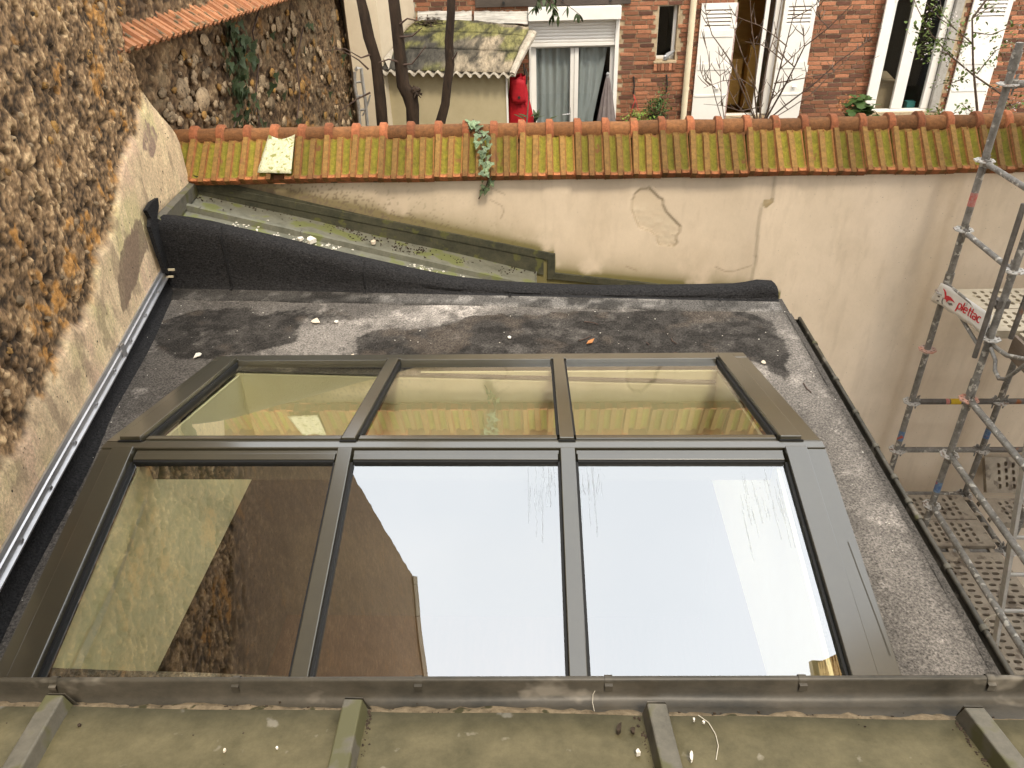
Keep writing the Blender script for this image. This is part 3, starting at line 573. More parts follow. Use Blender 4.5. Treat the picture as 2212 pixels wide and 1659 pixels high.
for px, y0, y1 in ((502, 500, 655), (790, 568, 660), (1102, 617, 660), (1558, 622, 655)):
    x = on_y(px, y1-30, YU-.02)[0]; zt = float(np.interp(x, TX, TZ)); zr_ = z_roof(x)
    b = MB()
    b.loft([[(x-.012, YU-.05, zr_+.016), (x-.009, YU-.02, zr_+.03), (x-.009, YU-.012, zt-.05), (x-.01, YU+.05, zt+.003)], [(x+.004, YU-.05, zr_+.02), (x+.004, YU-.026, zr_+.034), (x+.004, YU-.02, zt-.05), (x+.004, YU+.05, zt+.008)], [(x+.006, YU-.05, zr_+.01), (x+.006, YU-.012, zr_+.03), (x+.006, YU+.002, zt-.05), (x+.006, YU+.05, zt-.002)]])
    part(b, 'sheet_joint', M['felt_black'], roof_b)
# torn black felt up the stone wall in the corner
xo = .05
def wp(px, py, o=.05): p = on_wall(px, py); return (p[0]+o, p[1], p[2])
b = MB().prism([wp(*p) for p in [(292, 455), (304, 437), (318, 428), (320, 446), (316, 470), (322, 490), (330, 520), (340, 575), (346, 596), (335, 590), (318, 545), (300, 490), (302, 472)]], (.025, .004, 0))
part(b, 'torn_felt', M['felt_black'], roof_b, smooth=False)
# felt upturn along the foot of the stone wall, with the aluminium clamping bar on it
ysb = np.linspace(.6, 4.84, 60); rows = []; rowsb = []
for y in ysb:
    x = x_wall(y)+.034; zr_ = z_roof(x); hg = .135*K+.006*math.sin(y*9)
    rows.append([(x, y, zr_+hg), (x+.012, y, zr_+hg-.004), (x+.014+.005*math.sin(y*13), y, zr_+.05), (x+.024, y, zr_+.016), (x+.046+.006*math.sin(y*7), y, zr_+.004), (x+.062+.008*math.sin(y*5), y, zr_-.002)])
b = MB().loft(rows); part(b, 'felt_upturn', M['felt_black'], roof_b, angle=70)
def bar(y0, y1, name, dz=0):
    b = MB(); rws = []
    for y in np.linspace(y0, y1, 12):
        x = x_wall(y)+.045; z = z_roof(x_wall(y))+.135*K+.002+.004*math.sin(y*3)+dz
        rws.append([(x-.014, y, z+.045), (x-.002, y, z+.047), (x+.004, y, z+.026), (x+.012, y, z+.022), (x+.012, y, z+.010), (x+.005, y, z+.007), (x+.006, y, z-.014), (x+.022, y, z-.020), (x+.022, y, z-.028), (x-.004, y, z-.024)])
    b.loft(rws, closed=True); b.add(rws[0], [tuple(range(10))]); b.add(rws[-1], [tuple(range(10))])
    return part(b, name, M['alu_bar'], roof_b, angle=25)
yj = on_wall(235, 730)[1]
bar_o = bar(.6, yj-.003, 'clamping_bar'); bar(yj+.003, 4.83, 'clamping_bar', .003)
b = MB().box(-.012, .012, -.012, .012, -.004, .004); bj = b.build('bar_joint', M['alu_bar'], roof_b)
bj.location = (x_wall(yj)+.062-roof_b.location[0], yj-roof_b.location[1], z_roof(x_wall(yj))+.135*K+.02-roof_b.location[2]); bj.rotation_euler = (0, rad(90), 0); bj.scale = (3.2, 1.6, 1)
scr = MB().tube([(0, 0, 0), (.008, 0, 0)], .009, 8).mesh('screw', M['alu_bar'])
for y in np.arange(1.6, 4.8, .33):
    s_ = obj('screw', scr, bar_o); s_.location = (x_wall(y)+.056, y, z_roof(x_wall(y))+.135*K-.002)
b = MB()                                               # bent end of the bar
p = np.array([x_wall(4.83)+.05, 4.83, z_roof(x_wall(4.83))+.135*K+.03]); b.box(p[0], p[0]+.07, p[1]-.006, p[1]+.004, p[2], p[2]+.014).box(p[0]+.01, p[0]+.06, p[1]-.03, p[1]-.02, p[2]-.04, p[2]-.028)
part(b, 'bar_end', M['pipe'], roof_b, smooth=False)
# right eaves: felt drip, half round gutter with clips
b = MB(); b.loft([[(XR-.03, y, z_roof(XR)+.006+.002*math.sin(y*17)), (XR+.004, y, z_roof(XR)+.004), (XR+.012+.004*math.sin(y*23), y, z_roof(XR)-.03)] for y in np.linspace(.6, YU-.18, 90)])
fd = part(b, 'felt_drip', M['felt'], roof_b); set_col(fd.data, np.tile(np.array([.07, .066, .062]), (len(fd.data.vertices), 1)))
gx, gz, gr = XR+.026, z_roof(XR)-.045, .040
rows = [[(gx-gr*math.cos(a), y, gz-gr*math.sin(a)) for a in [math.pi*i/9 for i in range(10)]]+[(gx+gr+.012*math.sin(a), y, gz+.010-.012*math.cos(a)) for a in [math.pi*.1*i*1.9 for i in range(1, 10)]] for y in np.linspace(.5, 4.70, 8)]
b = MB().loft(rows); gut = part(b, 'roof_gutter', M['zinc_dark'], roof_b, angle=50); md = gut.modifiers.new('s', 'SOLIDIFY'); md.thickness = .003
b = MB().prism([(gx-gr*math.cos(a), 4.70, gz-gr*math.sin(a)) for a in [math.pi*i/9 for i in range(10)]], (0, .004, 0)); sub(b, 'gutter_end', M['zinc_dark'], gut)
cl = MB(); cl.loft([[(gx+gr+(.016+e)*math.sin(a), y, gz+.010-(.016+e)*math.cos(a)) for a in [math.pi*(-.2+i*.16) for i in range(12)]] for y, e in ((0, 0), (.026, 0))]); clm = cl.mesh('gutter_clip', M['zinc'])
for px, py in ((1752, 748), (1797, 826), (1838, 898), (1882, 972), (1918, 1040), (1942, 1092), (1962, 1128), (2022, 1235), (2095, 1368)):
    y = on_z(px, py, gz)[1]; q = obj('gutter_clip', clm, gut); q.location = (0, y, 0)

# ------------------------------------------------------------------ zinc lean-to roof between the upstand and the plaster wall
zinc = thing('zinc_roof', 'narrow sloping zinc lean-to roof with one batten, between the black upstand and the plaster wall', 'roof', (-1.4, 5.4, -3.0))
za, zb_ = on_y(450, 424, YW-.01), on_y(1160, 588, YW-.01); sl = (zb_[2]-za[2])/(zb_[0]-za[0])
def zp(x): return za[2]+sl*(x-za[0])
ZN = np.array([-sl, 0, 1.0]); ZP = np.array([za[0], 5.5, za[2]])
def oz(px, py): return on_p(px, py, ZP, ZN)
xend = oz(1158, 612)[0]
xs = np.linspace(-2.95, xend, 60); ys = np.linspace(YU+.06, YW+.01, 14); rows = [[(x, y, zp(x)+.004*math.sin(x*5+y*3)) for y in ys] for x in xs]
bp0, bp1 = oz(357, 452), oz(1160, 617); by = (bp0[1]+bp1[1])/2
b = MB().loft([r[:6]+[(r[0][0], by, zp(r[0][0]))] for r in rows]); part(b, 'zinc_sheet', M['zinc_green'], zinc, angle=60)
b = MB().loft([[(r[0][0], by+.003, zp(r[0][0])+.001)]+[q for q in r if q[1] > by+.02] for r in rows]); part(b, 'zinc_sheet', M['zinc_green'], zinc, angle=60)
def batten(p0, p1, w0, w1, hh):
    (x0, y0), (x1, y1) = p0, p1; b = MB()
    b.loft([[(x, y-w0, zp(x)-.002), (x, y-w1, zp(x)+hh), (x, y+w1, zp(x)+hh), (x, y+w0, zp(x)-.002)] for x, y in ((x0, y0), (x1, y1))]); return b
j1_, j2_ = oz(425, 470)[0], oz(645, 520)[0]; cuts = [oz(357, 452)[0], j1_, j2_, xend]
for i in range(3): part(batten((cuts[i]+(.002 if i else 0), by), (cuts[i+1], by), .026, .020, .045-.002*i), 'batten', M['zinc_green'], zinc, angle=30)
b = MB().box(xend-.001, xend+.004, YU+.1, YW-.02, zp(xend)-.16, zp(xend)+.012); part(b, 'sheet_end', M['zinc_green'], zinc)
x2 = 1.75; rows = [[(x, y, zp(xend)-.15-.13*(x-xend)) for y in (YU+.05, 5.2, YW+.01)] for x in np.linspace(xend+.001, x2, 12)]
b = MB().loft(rows); part(b, 'lower_zinc', M['zinc_dark'], zinc)
fl = [(395, 388), (560, 404), (1196, 549), (1197, 590), (1300, 604), (1500, 627), (1660, 640)]
tops_ = [on_y(*p, YW-.02) for p in fl]
b = MB()
def band(a, c, wd, d=.018):
    b.add([(a[0], YW+.01, a[2]), (c[0], YW+.01, c[2]), (c[0], YW-d, c[2]), (a[0], YW-d, a[2]), (a[0], YW+.01, a[2]-wd), (c[0], YW+.01, c[2]-wd), (c[0], YW-d, c[2]-wd), (a[0], YW-d, a[2]-wd)], [(0, 1, 2, 3), (4, 7, 6, 5), (3, 2, 6, 7), (0, 3, 7, 4), (1, 5, 6, 2)])
band(tops_[0], tops_[2], .062); band(tops_[3], tops_[-1], .058)
a = tops_[2]; b.box(a[0]-.05, a[0]+.012, YW-.019, YW+.01, tops_[3][2]-.058, a[2]+.001)
part(b, 'flashing', M['flash'], zinc, smooth=False, bevel=.003)
rows = [[(x, YW-.013, zp(x)-.01), (x, YW-.011, zp(x)+.15)] for x in np.linspace(-2.95, xend+.06, 20)]
b = MB().loft(rows); part(b, 'flashing_upturn', M['flash'], zinc)
p0, p1 = on_wall(378, 402), on_wall(330, 468)
b = MB(); xa, xb = x_wall(YW), x_wall(YU)
b.add([(xa+.155, YW-.03, zp(-2.8)-.02), (xa+.155, YW-.03, -1.845), (xb+.09, YU+.03, -1.82), (xb+.09, YU+.03, zp(-2.8)-.02), (xa+.12, YW-.03, -1.83), (xb+.05, YU+.03, -1.80)], [(0, 1, 2, 3), (1, 4, 5, 2)])
part(b, 'side_flashing', M['zinc'], zinc, smooth=False)

# ------------------------------------------------------------------ skylight: low gable of bronze frames, six panes
SA = rad(14.4); SAF = rad(13.5); RZ = -2.2*K-.026; RY = 2.921*K
skyl = thing('skylight', 'large low gabled skylight with bronze aluminium frame and six glass panes on the felt roof', 'skylight', (-.4, RY, z_roof(0)))
def sp(x, d, h, side):                                  # x along the ridge, d distance from it, h height over the glass plane
    a = SAF if side > 0 else SA
    yy_ = RY+side*(d*math.cos(a)+h*math.sin(a))
    return (x-.016*(yy_-RY), yy_, RZ-d*math.sin(a)+h*math.cos(a))
def sbox(b, x0, x1, d0, d1, h0, h1, side): return b.hexa([sp(x, d, h, side) for x in (x0, x1) for d in (d0, d1) for h in (h0, h1)])
LX0, LX1, LX2 = -2.145*K, -2.075*K, -1.972*K           # outer edge, cap edge, glass edge on the left
RX0, RX1, RX2 = 1.288*K, 1.195*K, 1.098*K
ML = (-.985*K, -.918*K); MR = (.064*K, .132*K)
LEN = 1.36*K; RID = .026
LENF = 1.345*K
gap = .004
for side, nm in ((-1, 'near'), (1, 'far')):
    ln = LEN+.0 if side < 0 else LENF
    # outer flanges and caps
    for x0, x1, x2, x3 in ((LX0, LX1, LX1, LX2), (RX1, RX0, RX2, RX1)):
        b = MB(); sbox(b, x0+.001, x1-.001, RID, ln, -.10, .018, side); part(b, 'edge_flange', M['alu'], skyl, bevel=.002)
        b = MB(); sbox(b, x2, x3, RID, ln-.01, -.04, .040, side); part(b, 'edge_cap', M['alu'], skyl, bevel=.003)
    for x0, x1 in (ML, MR):
        b = MB(); sbox(b, x0, x1, RID+.003*(side < 0), ln-.03, -.03, .034, side); rf = part(b, 'rafter', M['alu'], skyl, bevel=.003)
        b = MB(); sbox(b, x0-.010, x0-.001, RID+.07, ln-.05, -.03, .014, side); sub(b, 'gasket', M['rubber'], rf); b = MB(); sbox(b, x1+.001, x1+.010, RID+.07, ln-.05, -.03, .014, side); sub(b, 'gasket', M['rubber'], rf)
        b = MB(); sbox(b, x0-.06, x1+.06, RID+.045, RID+.11, -.05, -.036, side)
    b = MB(); sbox(b, LX0+.001, RX0-.001, ln+.001, ln+.09, -.12, .020, side); part(b, 'end_rail', M['alu'], skyl, bevel=.003)
    for x0, x1 in ((LX2, ML[0]), (ML[1], MR[0]), (MR[1], RX2)):
        # top and bottom glazing beads
        b = MB(); sbox(b, x0+.006, x1-.006, RID+.002, RID+.022, -.02, .012, side); part(b, 'top_strip', M['alu'], skyl, bevel=.002); b = MB(); sbox(b, x0+.010, x1-.010, RID+.023, RID+.058, -.02, .020, side); part(b, 'glazing_bead', M['alu'], skyl, bevel=.002)
        b = MB(); sbox(b, x0+.012, x1-.012, RID+.0585, RID+.068, -.02, .016, side); part(b, 'gasket', M['rubber'], skyl, smooth=False)
        b = MB(); sbox(b, x0+.012, x1-.012, ln-.035, ln-.006, -.02, .024, side); part(b, 'glazing_bead', M['alu'], skyl, bevel=.002)
        b = MB(); sbox(b, x0+.001, x0+.012, RID+.07, ln-.036, -.03, .016, side); part(b, 'gasket', M['rubber'], skyl, smooth=False); b = MB(); sbox(b, x1-.012, x1-.001, RID+.07, ln-.036, -.03, .016, side); part(b, 'gasket', M['rubber'], skyl, smooth=False)
        b = MB(); sbox(b, x0+.0125, x1-.0125, RID+.069, ln-.037, -.010, 0, side); part(b, 'pane', M['pane_near'], skyl, smooth=False)
    # little black end plugs of the caps at the ridge
    for x0, x1 in ((LX1, LX2), ML, MR, (RX2, RX1)):
        if side > 0:
            b = MB(); sbox(b, x0-.006, x1+.006, RID-.012, RID-.001, -.01, .024, side); part(b, 'end_plug', M['rubber'], skyl, smooth=False)
b = MB(); prof = [(-RID+.001, .004), (-.02, .020), (.02, .020), (RID-.001, .004)]
hh = .020
b.hexa([(x, RY+dy, z) for x in (LX0, RX0) for dy, zz_ in ((-RID*.97+.002, 0), (RID*.97-.002, 0)) for z in (RZ-.10, RZ+.014)]); part(b, 'ridge_cap', M['alu'], skyl, bevel=.004)
for pts in ([(RX0-.10, .30), (RX0-.085, .52), (RX0-.075, .70), (RX0-.055, .92), (RX0-.045, 1.10)], [(RX0-.035, .48), (RX0-.03, .62), (RX0-.022, .80), (RX0-.018, .93)], [(RX0-.118, .60), (RX0-.113, .80), (RX0-.105, 1.0)]):
    rows = []
    for k, (x, d) in enumerate(pts):
        hw_ = .0022+.0012*(k == len(pts)-1); rows.append([sp(x-hw_, d, .0187 if x > RX1 else .0407, -1), sp(x+hw_, d, .0187 if x > RX1 else .0407, -1)])
    if pts[0][0] > RX1+.001: part(MB().loft(rows), 'water_streak', M['streak'], skyl)
db = MB(); rr = random.Random(77)
def on_glass(px, py):
    n = np.array([0, -math.sin(SA), math.cos(SA)]); return on_p(px, py, np.array([0, RY, RZ])+n*.0004, n)
for x0_, x1_, y0_, y1_, k_ in ((1140, 1204, 1000, 1060, 26), (1243, 1310, 1000, 1050, 24), (1600, 1688, 1010, 1110, 34)):
    for _ in range(k_):
        px, py = rr.uniform(x0_, x1_), rr.uniform(y0_, y1_); ln_ = rr.uniform(12, 60)*(2.6 if rr.random() < .18 else 1); rows = []
        for t in np.linspace(0, 1, 6):
            p = on_glass(px+(px-1125)*.00045*ln_*t+rr.uniform(-1.2, 1.2), py+ln_*t); w_ = .0011+.0005*t; rows.append([(p[0]-w_, p[1], p[2]), (p[0]+w_, p[1], p[2])])
        db.loft(rows)
    for _ in range(int(k_*2.2)):
        p = on_glass(rr.uniform(x0_-10, x1_), rr.uniform(y0_-8, y1_)); q_ = rr.uniform(.001, .0035); db.add([(p[0]-q_, p[1], p[2]), (p[0], p[1]-q_*.6, p[2]-q_*.15), (p[0]+q_, p[1], p[2]), (p[0], p[1]+q_*.6, p[2]+q_*.15)], [(0, 1, 2, 3)])
o = part(db, 'drip_marks', M['drip'], skyl, fixn=False); kind(o, 'stuff')
# cream lined shaft under the glass, white masking film left along its top
b = MB(); x0, x1 = LX2+.012, RX2-.012; zt_ = -.045
def shaft_wall(xa, ya, xb, yb, za_, zb2, zbot): b.add([(xa, ya, za_), (xb, yb, zb2), (xb, yb, zbot), (xa, ya, zbot)], [(0, 1, 2, 3)])
zN = RZ-(LEN-.03)*math.sin(SA)-.05; zF = RZ-(LENF-.05)*math.sin(SAF)-.05
yN = RY-(LEN-.03)*math.cos(SA); yFr = RY+(LENF-.055)*math.cos(SA)
for x in (x0, x1):
    b.add([(x, yN, zN), (x, RY, RZ-.05), (x, yFr, zF), (x, yFr, -3.0), (x, yN, -3.0)], [(0, 1, 2, 3, 4)])
b.add([(x0, yFr, zF), (x1, yFr, zF), (x1, yFr, -3.0), (x0, yFr, -3.0)], [(0, 1, 2, 3)])
b.add([(x0, yN, zN), (x1, yN, zN), (x1, yN, -3.0), (x0, yN, -3.0)], [(0, 1, 2, 3)])
o = part(b, 'shaft_lining', M['shaft'], skyl, smooth=False, fixn=False); md = o.modifiers.new('s', 'SOLIDIFY'); md.thickness = .015; md.offset = 1
b = MB(); b.box(x0+.02, x1-.02, RY-.03, RY+.03, RZ-.16, RZ-.06); part(b, 'ridge_beam', M['alu'], skyl, smooth=False)
b = MB()
fy = yFr-.02
rows = [[(x, fy-.004*math.sin(x*9), zF-.075+.010*math.sin(x*4)+.006*math.sin(x*17)), (x, fy-.006, zF-.098+.012*math.sin(x*4+.4))] for x in np.linspace(x0+.05, x1-.25, 40)]; b.loft(rows)
rows = [[(x0+.022+.004*math.sin(y*9), y, RZ-abs(y-RY)*math.tan(SA)-.15+.02*math.sin(y*5)), (x0+.020, y, RZ-abs(y-RY)*math.tan(SA)-.19+.02*math.sin(y*5+.5))] for y in np.linspace(yN+.02, RY-.12, 30)]; b.loft(rows)
part(b, 'masking_film', M['film'], skyl)

# ------------------------------------------------------------------ the zinc roof the photo is taken from, with its gutter
nroof = thing('near_zinc_roof', 'mossy zinc roof with four rolled battens and a long gutter along its edge, at the bottom of the view', 'roof', (0, .6, -7.0))
GZ = -1.40; ng = np.array([0, math.sin(rad(10.6)), math.cos(rad(10.6))])
ep = on_z(1106, 1543, -1.418); EY0 = ep[1]
def zn(y): return -1.418+(EY0-y)*math.tan(rad(10.6))
NP = np.array([0, EY0, -1.418])
def on_n(x, y): return on_p(x, y, NP, ng)
bat = [((128, 1532), (38, 1690)), ((770, 1530), (735, 1690)), ((1413, 1530), (1450, 1690)), ((2075, 1527), (2195, 1690))]
bx = [(on_n(*p)[0], on_n(*q)[0], on_n(*q)[1]) for p, q in bat]
edges = [-2.0]+[t[0] for t in bx]+[1.7]
bdir = [(t[1]-t[0])/(t[2]-EY0) for t in bx]
def bat_x(i, y): return bx[i][0]+bdir[i]*(y-EY0)
for i in range(5):
    rows = []
    for y in np.linspace(EY0, -.7, 24):
        xl = bat_x(i-1, y) if i else -2.2; xr = bat_x(i, y) if i < 4 else 1.9
        rows.append([(xl+(xr-xl)*t, y, zn(y)+.0025*math.sin(7*t+i*2+y*6)+(.004 if 0 else 0)-.002*(1 if y == EY0 else 0)) for t in np.linspace(0.003, .997, 14)])
    o = part(MB().loft(rows), 'zinc_sheet', M['zinc_moss'], nroof, angle=60); md = o.modifiers.new('s', 'SOLIDIFY'); md.thickness = .004; md.offset = -1
for i in range(4):
    rows = []
    for y, c in ((EY0+.006, 0), (.2, 0), (-.7, 0)):
        x = bat_x(i, y); z = zn(y)
        rows.append([(x-.026, y, z+.001), (x-.019, y-.004, z+.040), (x+.019, y-.004, z+.040), (x+.026, y, z+.001)])
    b = MB().loft(rows); b.add(rows[0], [(3, 2, 1, 0)]); ob = part(b, 'batten', M['zinc'], nroof, bevel=.003, angle=30)
    x = bat_x(i, EY0); b = MB().prism([(x-.022, EY0+.009, zn(EY0)+.001), (x-.018, EY0+.007, zn(EY0)+.036), (x+.018, EY0+.007, zn(EY0)+.036), (x+.03, EY0+.012, zn(EY0)-.008)], (0, .002, 0)); sub(b, 'end_cap', M['zinc_dark'], ob)
rim0, rim1 = on_z(0, 1470, GZ), on_z(2212, 1465, GZ)
def rim(x): t = (x-rim0[0])/(rim1[0]-rim0[0]); return rim0[1]+(rim1[1]-rim0[1])*t
rows = []; rim_r = .0068
for x in np.linspace(-2.2, 1.9, 60):
    y = rim(x); wv = .0015*math.sin(x*8)
    rows.append([(x, EY0-.05, -1.432), (x, EY0-.005, -1.436), (x, EY0+.022, -1.441), (x, y-.034, -1.449+wv), (x, y-.016, -1.447+wv), (x, y-.007, -1.434), (x, y-.004, GZ-.016)]+[(x, y+.006-rim_r*math.cos(a), GZ-.009+rim_r*math.sin(a)) for a in [math.pi*(i/9)*1.25 for i in range(10)]]+[(x, y+.014, GZ-.06), (x, y+.008, GZ-.10)])
gt = part(MB().loft(rows), 'gutter', M['zinc_dark'], nroof, angle=60)
cp = MB().loft([[(x, -.011, -.026), (x, -.0105, -.010)]+[(x, .006-(rim_r+.0025)*math.cos(a), -.009+(rim_r+.0025)*math.sin(a)) for a in [math.pi*(i/8) for i in range(9)]]+[(x, .019, -.03)] for x in (-.008, .008)]).mesh('gutter_clip', M['zinc_dark'])
for px, py in ((112, 1472), (507, 1470), (903, 1468), (1315, 1466), (1735, 1465), (2143, 1465)):
    p = on_z(px, py, GZ); q = obj('gutter_clip', cp, gt); q.location = (p[0], rim(p[0]), GZ)
def _w(x, k): return vnoise(np.array([x*18.]), np.array([k]), 5)[0]*.6+vnoise(np.array([x*60.]), np.array([k]), 6)[0]*.4
silt = MB().loft([[(x, EY0-.03, -1.428), (x, EY0+.004, -1.4315-.002*_w(x, 7.)), (x, EY0+.014+.010*_w(x, 3.), -1.4355), (x, EY0+.022+.016*_w(x, 3.), -1.4445)] for x in np.linspace(-2.2, 1.9, 420)])
sub(silt, 'silt', M['silt'], gt)
b = MB().box(-2.2, 1.9, EY0-.10, EY0-.04, -7.0, -1.47); part(b, 'wall', M['render_cream'], nroof, smooth=False)

# ------------------------------------------------------------------ tall tan brick wing to the right, only seen mirrored in the glass
wing = thing('brick_wing', 'tall tan brick wing right of the courtyard, seen mirrored in the right hand pane', 'building', (5.6, 0, -7.0))
b = MB().box(5.1, 9.0, -7, 3.75, -7.0, 10.5).box(5.0, 9.1, -7.1, 3.80, 10.5, 10.7); part(b, 'wall', M['mortar'], wing, smooth=False)
b = MB(); rr = random.Random(2)
for i in range(75):
    z = 6.0+i*.075
    if z > 10.42: break
    for j in range(16):
        y = 3.74-(j+.5*(i % 2))*.24
        if y < -.1: continue
        b.box(5.075+rr.uniform(0, .012), 5.11, y-.222, y, z, z+.063)
o = part(b, 'brick', M['brick_tan'], wing, smooth=False); kind(o, 'stuff')

# ------------------------------------------------------------------ scaffold
scaf = thing('scaffold', 'galvanised tube scaffold with pierced rosettes standing in the courtyard right of the flat roof', 'scaffold', (3.3, 4.7, -7.0))
SX, SY1, SY2 = 3.02, 5.415, 4.705
LV = [-1.165-.5*i for i in range(12)]
def rosette_mesh(mat, name='rosette'):
    b = MB(); n = 8; Ri, Ro, hz = .0245, .067, .0045
    for s in range(n):
        a0 = 2*math.pi*s/n; da = 2*math.pi/n
        def P(r, t, z): return (r*math.cos(a0+t*da), r*math.sin(a0+t*da), z)
        so_ = [(Ri, -.5), (Ri, 0), (Ri, .5), ((Ri+Ro)/2, .5), (Ro-.005, .5), (Ro+.002, 0), (Ro-.005, -.5), ((Ri+Ro)/2, -.5)]
        big = 1.15 if s % 2 == 0 else .8
        hc = (Ri+Ro)/2+.002; hw = .0095; ha = .26*big
        si = [(hc-hw*.7, -ha*.7), (hc-hw, 0), (hc-hw*.7, ha*.7), (hc, ha), (hc+hw*.7, ha*.7), (hc+hw, 0), (hc+hw*.7, -ha*.7), (hc, -ha)]
        vs = [P(r, t, z) for z in (hz, -hz) for r, t in so_]+[P(r, t, z) for z in (hz, -hz) for r, t in si]
        fs = []
        for i in range(8):
            j = (i+1) % 8
            fs += [(i, j, 16+j, 16+i), (8+i, 24+i, 24+j, 8+j), (16+i, 16+j, 24+j, 24+i)]
            if 3 <= i <= 6 and i in (4, 5): fs.append((i, 8+i, 8+j, j))
        b.add(vs, fs)
    return b.mesh(name, mat, angle=30, fixn=False)
ROS, ROSR = rosette_mesh(M['rosette']), rosette_mesh(M['rosette_red'])
cl_ = MB().tube([(0, 0, .06), (0, 0, -.06)], .0325, 14); COLLAR = cl_.mesh('collar', M['galv'])
def standard(x, y, z0, z1, levels, name='standard', r=.02415, top=None):
    b = MB().tube([(x, y, z0), (x, y, z1)], r, 16); st = part(b, name, M['galv'], scaf)
    for i, z in levels:
        q = obj('rosette', ROSR if i == 'r' else ROS, st); q.location = (x, y, z); q.rotation_euler = (0, 0, .2)
    return st
s1 = standard(SX, SY1, -4.68, on_y(2205, 92, SY1)[2], [(0, z) if k != 4 else ('r', z) for k, z in enumerate(LV[:8])])
s2 = standard(SX, SY2, -4.68, .2, [(0, z) if k != 4 else ('r', z) for k, z in enumerate(LV[:8])])
SX3 = 3.73
s3 = standard(SX3, SY1, -4.68, -2.65, [(0, LV[5]), (0, LV[6]), (0, LV[7])])
s5 = standard(SX3+.02, SY2, -4.68, .2, [(0, LV[k]) for k in range(8)])
s4 = standard(SX, 2.13, -4.68, .2, [(0, LV[k]) for k in (3, 4, 5, 6)])
for st, y in ((s1, SY1), (s2, SY2)):                    # spigot sleeves
    for z in ((on_y(2195, 165, SY1)[2]+.10, LV[3]+.10) if st is s1 else (LV[4]+.10,)):
        q = obj('collar', COLLAR, st); q.location = (SX, y, z); q.scale = (.95, .95, 1)
WEDGE = MB().prism([(0, -.004, .055), (.022, -.004, .065), (.014, -.004, -.07), (.004, -.004, -.07)], (0, .008, 0)).box(-.012, .028, -.016, .016, -.028, .028).mesh('wedge_head', M['galv'], smooth=False, bevel=.003)
def ledger(a, c, name='ledger', mat='galv', r=.02415, heads=True):
    a = Vector(a); c = Vector(c); d = (c-a).normalized()
    b = MB().tube([a+d*.05, c-d*.05], r, 14); o = part(b, name, M[mat], scaf)
    if heads:
        for p, s in ((a, 1), (c, -1)):
            q = obj('wedge_head', WEDGE, o); q.location = p+d*s*.035; q.rotation_euler = (0, 0, math.atan2(d.y*s, d.x*s))
    return o
for k in (1, 2): ledger((SX, SY1, LV[k]-.01), (SX, SY2, LV[k]-.01), 'transom', r=.019)
ledger((SX, SY1, LV[0]), (SX+1.2, SY1, LV[0]), 'ledger')
l1 = ledger((SX, SY1, LV[5]), (SX3, SY1, LV[5]), mat='galv_dark'); ledger((SX3, SY1, LV[5]), (SX3+1.5, SY1, LV[5]), mat='galv_dark')
l2 = ledger((SX, SY1, LV[6]), (SX3, SY1, LV[6])); ledger((SX3, SY1, LV[6]), (SX3+1.5, SY1, LV[6]), mat='galv_dark')
for k in (4, 5, 6): ledger((SX, SY2, LV[k]), (SX+.005, 2.13, LV[k]), 'ledger')
ledger((SX, SY1, LV[3]-.0), (SX, SY2, LV[3]-.0), 'transom', r=.017)
ledger((SX, SY1, LV[7]), (SX3, SY1, LV[7])); ledger((SX, SY2, LV[7]-.005), (SX3, SY2, LV[7]-.005))
ledger((SX3, SY1, LV[7]), (SX3, SY2, LV[7]), 'transom')
# thin diagonal brace behind the company sign, guard post clamped to the second standard
a, c = on_x(1992+48, 608, SX-.03), on_x(2130, 700, SX-.03); part(MB().tube([a, on_x(2098, 655, SX-.03), c], .010, 8), 'brace', M['galv'], scaf)
a, c = on_x(2060, 660, SX-.02), on_x(2112, 745, SX-.02); part(MB().tube([on_x(2040, 640, SX-.02), a, c], .013, 8), 'brace', M['galv'], scaf)
gp = part(MB().tube([on_x(2105, 772, 2.945), on_x(2212, 440, 2.945)], .017, 12), 'guard_post', M['galv_dark'], scaf)
p = on_x(2142, 655, 2.955); b = MB().tube([(2.945, p[1], p[2]), (2.985, p[1]-.004, p[2]-.004)], .022, 10).box(2.975, 3.06, p[1]-.03, p[1]+.03, p[2]-.03, p[2]+.03); part(b, 'swivel_clamp', M['galv_dark'], scaf, bevel=.004)
gp2 = part(MB().tube([(3.10, 4.62, -2.62), (3.10, 4.60, -.4)], .017, 12), 'guard_post', M['galv_dark'], scaf)
# bent bracket tube below the upper deck
def px3(px, py, X): return tuple(on_x(px, py, X))
b = MB().tube([px3(2140, 752, 3.0), px3(2150, 778, 2.99), px3(2149, 800, 2.98), px3(2158, 818, 2.97), px3(2172, 819, 2.97), px3(2190, 806, 2.97), px3(2225, 780, 2.97)], .013, 10); part(b, 'bracket', M['galv'], scaf)
b = MB().tube([px3(2135, 738, 3.04), px3(2158, 756, 3.02), px3(2175, 768, 3.0), px3(2225, 778, 3.0)], .015, 10); part(b, 'bracket', M['galv'], scaf)
